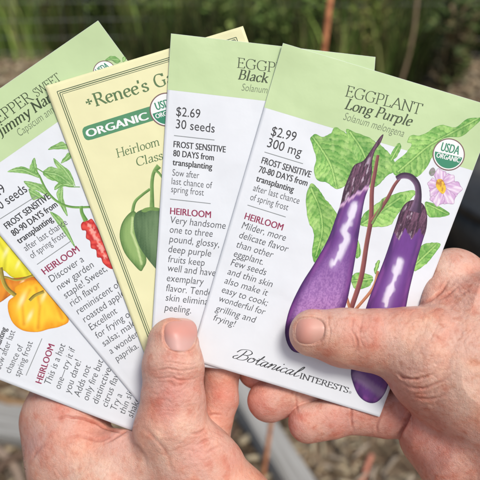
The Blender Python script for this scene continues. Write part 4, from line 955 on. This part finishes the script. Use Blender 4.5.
def blades(n, x0, x1, y0, y1, h0, h1, cols, w=.006, lean=.35, zf=None):
    bx = rng.uniform(x0, x1, n); by = rng.uniform(y0, y1, n); H = rng.uniform(h0, h1, n) * (zf(bx, by) if zf else 1)
    a = rng.uniform(0, 6.28, n); ln = rng.uniform(0, lean, n) * H; K = 4
    V = np.zeros((n, 2 * K + 1, 3)); wa = rng.uniform(0, 6.28, n); ww = w * rng.uniform(.6, 1.5, n)
    for k in range(K + 1):
        t = k / K; x = bx + np.cos(a) * ln * t ** 2; y = by + np.sin(a) * ln * t ** 2; z = H * (t - .12 * t * t)
        s = ww * (1 - t) ** .6 / 2
        if k < K:
            V[:, 2 * k] = np.stack([x - np.cos(wa) * s, y - np.sin(wa) * s, z], 1); V[:, 2 * k + 1] = np.stack([x + np.cos(wa) * s, y + np.sin(wa) * s, z], 1)
        else: V[:, 2 * K] = np.stack([x, y, z], 1)
    b = (np.arange(n) * (2 * K + 1))[:, None]; F = []
    for k in range(K - 1): F += (b + np.array([2 * k, 2 * k + 1, 2 * k + 3, 2 * k + 2])).tolist()
    F += (b + np.array([2 * K - 2, 2 * K - 1, 2 * K])).tolist()
    cc = np.array(cols)[rng.integers(0, len(cols), n)] * (rng.uniform(.6, 1.3, n) * (.25 + 1.25 * sm(.35, .7, fbm(bx * 2.2, by * 2.2, 88, 3))))[:, None]
    return V.reshape(-1, 3), F, cc.repeat(2 * K + 1, 0)
gc = [(.17, .28, .05), (.12, .21, .04), (.24, .34, .07), (.08, .14, .03), (.34, .36, .12), (.17, .13, .06)]
def clumpy(x, y): return .5 + .8 * fbm(x * 1.6, y * 1.6, 71, 3)
def keep_path(x, y): return np.where(((x < -.55 + .12 * np.sin(y * 5)) & (y < 3.95)) | ((x > 1.12 + .1 * np.sin(y * 7)) & (y < 3.9)), 0.02, 1) * clumpy(x, y)
v, f, c = blades(78000, -5, 6.4, 3.35, 7.6, .3, .75, gc, .011, .45, keep_path)
tag(plain('grass', v, f, M_col, False, c), kind='stuff', label='tall dark green grass growing beyond the soil strip', cat='grass')
v, f, c = blades(60000, -12, 13, 7.4, 13, .6, 1.5, gc, .02, .4, clumpy)
tag(plain('grass', v, f, M_col, False, c), kind='stuff', label='far bank of tall dark grass and weeds', cat='grass')

# leafy weeds at the right, each a thing with its stems and its leaves
def weed(x, y, H, n, label, cl, cs, lw=.03, seed=0):
    r = np.random.default_rng(seed); root = empty('weed', (x, y, 0)); tag(root, label, 'weed', 'weeds along the wire fence')
    sv = []; LV = []; LF = []; lc = []
    for i in range(n):
        a = r.uniform(0, 6.28); q = r.uniform(.05, .3) * H; h = H * r.uniform(.6, 1)
        pts = [(x + math.cos(a) * q * t ** 1.5, y + math.sin(a) * q * t ** 1.5, h * t) for t in (0, .3, .6, 1)]
        sv.append(tube(pts, [.005, .004, .003, .0015], 5))
        for k in range(46):
            t = r.uniform(.15, 1.02); p = np.array([x + math.cos(a) * q * t ** 1.5, y + math.sin(a) * q * t ** 1.5, h * t])
            b = r.uniform(0, 6.28); L = lw * r.uniform(.6, 1.8); d = np.array([math.cos(b), math.sin(b), r.uniform(-.4, .7)]) * L; m = np.array([-math.sin(b), math.cos(b), r.uniform(-.4, .4)]) * L * .22
            i0 = len(LV); LV += [p, p + d * .5 + m, p + d, p + d * .5 - m + np.array([0, 0, .1 * L])]; LF.append((i0, i0 + 1, i0 + 2, i0 + 3)); lc += [np.array(cl[r.integers(len(cl))]) * r.uniform(.7, 1.3)] * 4
    V, F = join(sv); mesh_obj('stem', V, F, M_col, root, True, np.tile(cs, (len(V), 1)))
    mesh_obj('leaves', LV, LF, M_col, root, False, np.array(lc))
weed(.72, 3.55, .62, 9, 'yellow green leafy weed behind the upper right packet corner', [(.3, .36, .08), (.2, .28, .06), (.36, .34, .12)], (.24, .16, .08), .05, 1)
weed(.42, 3.75, .5, 7, 'low green weed right of the rusty stake', [(.2, .3, .06), (.12, .2, .04)], (.12, .12, .05), .045, 2)
weed(1.25, 3.5, .6, 10, 'dark green weed with broad leaves behind the black pot', [(.1, .15, .04), (.07, .11, .03), (.16, .2, .06)], (.2, .16, .09), .06, 31)
weed(1.12, 3.3, .55, 8, 'brownish weed at the right edge', [(.14, .13, .05), (.2, .15, .08), (.07, .1, .03)], (.28, .18, .1), .05, 3)
for k, (wx, wy, wh) in enumerate(((-1.35, 4.3, .5), (-.95, 4.15, .62), (-.5, 4.0, .55), (-.1, 3.75, .6), (.18, 3.6, .5))):
    weed(wx, wy, wh, 8, ['broad leafed weed at the far left edge', 'leafy weed standing above the pepper sweet packet', 'leafy weed between the sweet pepper and the cream packet', 'leafy weed behind the top of the cream packet', 'leafy weed just left of the rusty stake'][k], [(.2, .3, .07), (.13, .22, .05), (.28, .36, .1)], (.2, .22, .08), .06, 10 + k)
def stalk(label, a, b, r, col, bend=.02):
    P = [np.array(a) + (np.array(b) - np.array(a)) * t + np.array([math.sin(t * 5) * bend, 0, 0]) for t in np.linspace(0, 1, 8)]
    V, F = tube(P, r, 7); tag(plain('dry_stalk', V, F, M_col, True, np.tile(col, (len(V), 1))), label, 'stalk', 'dry stalks standing in the weeds')
stalk('tan dry stalk standing behind the frontmost packet', (.87, 3.3, 0), (.97, 3.45, .9), .0075, (.34, .25, .15), .03)
stalk('short reddish stub poking from the straw under the right hand', G(357, 489).tolist(), (G(371, 462) + np.array([0, 0, .03])).tolist(), .0075, (.5, .2, .13), .002)

# rusty stake that rises from the ground up past the fan
M_rust = noisy(new_mat('rusty_stake', (.4, .17, .08), .8, .3), (.30, .10, .045), (.62, .27, .12), 70, 6, .4, 200, .002)
b0 = G(258, 505); b1 = G(322.5, 58, 1.0) ; 
P = [b0 + (b1 - b0) * t + np.array([.003 * math.sin(9 * t), 0, 0]) for t in np.linspace(-.02, 1.12, 14)]
V, F = tube(P, .0052, 10); stake = plain('garden_stake', V, F, M_rust, True)
tag(stake, 'slender rusty orange stake rising from the ground behind the packets', 'stake')

# wire fence across the weeds
M_wire = noisy(new_mat('fence_wire', (.4, .4, .38), .5, .5), (.35, .36, .36), (.5, .5, .5), 40)
fe = empty('wire_fence', (0, 3.9, 0)); tag(fe, 'grey wire mesh fence standing in front of the tall grass', 'fence')
wv = []
for z in np.arange(.08, .96, .1):
    wv.append(tube([(x, 3.9 + .012 * math.sin(x * 3), z + .012 * math.sin(x * 2.3 + z * 9)) for x in np.linspace(-2.6, 3.4, 40)], .0011, 4))
for x in np.arange(-2.6, 3.4, .15): wv.append(tube([(x + .01 * math.sin(z * 5 + x), 3.9, z) for z in (.08, .3, .6, .88)], .0009, 4))
V, F = join(wv); mesh_obj('wire_mesh', V, F, M_wire, fe, True)
for x in (-2.6, 3.42):
    V, F = tube([(x, 3.92, -.02), (x, 3.92, 1.1)], .011, 8); mesh_obj('post', V, F, M_rust, fe, True)

# weathered timber edging
M_wood = new_mat('weathered_timber', (.4, .38, .34), .85, .25)
tc = nd(M_wood, 'ShaderNodeTexCoord'); mp = nd(M_wood, 'ShaderNodeMapping'); mp.inputs['Scale'].default_value = (2.5, 60, 60); lk(M_wood, tc.outputs['Object'], mp.inputs['Vector'])
n = nd(M_wood, 'ShaderNodeTexNoise', Scale=1.5, Detail=8); lk(M_wood, mp.outputs['Vector'], n.inputs['Vector'])
r = nd(M_wood, 'ShaderNodeValToRGB'); r.color_ramp.elements[0].position = .3; r.color_ramp.elements[1].position = .7; r.color_ramp.elements[0].color = (.21, .20, .175, 1); r.color_ramp.elements[1].color = (.48, .47, .44, 1)
lk(M_wood, n.outputs['Fac'], r.inputs['Fac']); lk(M_wood, r.outputs['Color'], M_wood.node_tree.nodes['Principled BSDF'].inputs['Base Color'])
bp = nd(M_wood, 'ShaderNodeBump', Strength=.4, Distance=.003); lk(M_wood, n.outputs['Fac'], bp.inputs['Height']); lk(M_wood, bp.outputs['Normal'], M_wood.node_tree.nodes['Principled BSDF'].inputs['Normal'])
def board(a, b, wd, th, label, z0=0.0):
    a = np.array(a[:2]); b = np.array(b[:2]); L = np.hypot(*(b - a)); ang = math.atan2(*(b - a)[::-1])
    bm = bmesh.new(); bmesh.ops.create_cube(bm, size=1); bmesh.ops.scale(bm, vec=(L, wd, th), verts=bm.verts); bmesh.ops.bevel(bm, geom=bm.edges, offset=.004, segments=2, affect='EDGES')
    me = bpy.data.meshes.new('timber_board'); bm.to_mesh(me); bm.free(); me.materials.append(M_wood)
    o = bpy.data.objects.new('timber_board', me); COL.objects.link(o); o.location = (*((a + b) / 2), z0 + th / 2); o.rotation_euler = (0, 0, ang)
    tag(o, label, 'board', 'weathered boards edging the garden bed'); return o
board(G(208, 352), G(306, 512), .065, .08, 'weathered grey board running diagonally between the two hands')
board(G(-60, 418), G(60, 440), .10, .05, 'weathered grey board at the left below the hot pepper packet')
# dark gap beside the diagonal board: no separate part built
# dark plastic pot at the right
M_pot = noisy(new_mat('black_plastic', (.02, .021, .022), .45, .5), (.014, .015, .016), (.032, .033, .034), 30, 5, .1, 300, .001)
pc = G(500, 262); pr = empty('plant_pot', (pc[0], pc[1], 0)); tag(pr, 'large black plastic pot behind the right hand', 'pot')
def lathe(prof, cx, cy, n=48):
    V = []; F = []
    for (r_, z) in prof:
        for k in range(n): t = 2 * math.pi * k / n; V.append((cx + r_ * math.cos(t), cy + r_ * math.sin(t), z))
    for i in range(len(prof) - 1):
        for k in range(n): F.append((i * n + k, i * n + (k + 1) % n, (i + 1) * n + (k + 1) % n, (i + 1) * n + k))
    return V, F
V, F = lathe([(.0, .002), (.20, .002), (.25, .30), (.235, .30), (.232, .27), (0.0, .262)], pc[0], pc[1]); mesh_obj('pot_body', V, F, M_pot, pr, True)
V, F = lathe([(.252, .285), (.268, .286), (.270, .318), (.262, .322), (.24, .32), (.236, .29)], pc[0], pc[1]); mesh_obj('rim', V, F, M_pot, pr, True)
# curved dry stems at the lower left
def brown_stem(pts, r_, label, col):
    P = [G(x, y, z) for x, y, z in pts]; P = catmull([tuple(p) for p in P], 6); V, F = tube(P, r_, 7)
    tag(plain('dead_branch', V, F, M_col, True, np.tile(col, (len(V), 1))), label, 'branch', 'dead branches lying at the lower left')
brown_stem([(-24, 386, .04), (0, 398, .05), (22, 404, .04), (44, 400, .02)], .013, 'tan branch under the lower edge of the hot pepper packet', (.26, .16, .08))
brown_stem([(-20, 440, .02), (0, 452, .04), (16, 470, .03), (24, 500, .02)], .012, 'pale bent branch left of the left hand', (.34, .25, .18))
brown_stem([(-14, 486, .02), (6, 462, .05), (30, 456, .03), (60, 470, .02)], .01, 'dark branch crossing under the left hand', (.14, .09, .06))
brown_stem([(236, 428, .02), (228, 450, .02), (240, 480, .02), (262, 500, .02)], .009, 'dark branch lying between the two hands', (.12, .075, .05))

# ------------------------------------------------------------------ light
w = bpy.data.worlds.new('World'); S.world = w; w.use_nodes = True; nt_ = w.node_tree
sky = nt_.nodes.new('ShaderNodeTexSky'); sky.sky_type = 'NISHITA'; sky.sun_disc = False
EL, AZ = 58, -35      # degrees; azimuth measured from +Y towards +X of the place the sun stands
sky.sun_elevation = math.radians(EL); sky.sun_rotation = math.radians(180 + AZ)
sky.dust_density = 3; sky.air_density = 1.0
bg = nt_.nodes['Background']; bg.inputs['Strength'].default_value = .10; nt_.links.new(sky.outputs[0], bg.inputs[0])
sd = bpy.data.lights.new('sun', 'SUN'); sd.energy = 2.5; sd.angle = math.radians(16); sd.color = (1, .96, .9)
so = bpy.data.objects.new('sun', sd); COL.objects.link(so)
az = math.radians(180 + AZ); e = math.radians(EL)
dirv = Vector((math.sin(az) * math.cos(e), math.cos(az) * math.cos(e), math.sin(e)))
so.rotation_euler = dirv.to_track_quat('Z', 'Y').to_euler(); so.location = (0, -1, 4)
S.view_settings.view_transform = 'Standard'; S.view_settings.look = 'None'; S.view_settings.gamma = 1; S.view_settings.exposure = 0.06
S.view_settings.use_curve_mapping = False
S.render.engine = 'CYCLES'; S.cycles.use_denoising = True; S.cycles.max_bounces = 8
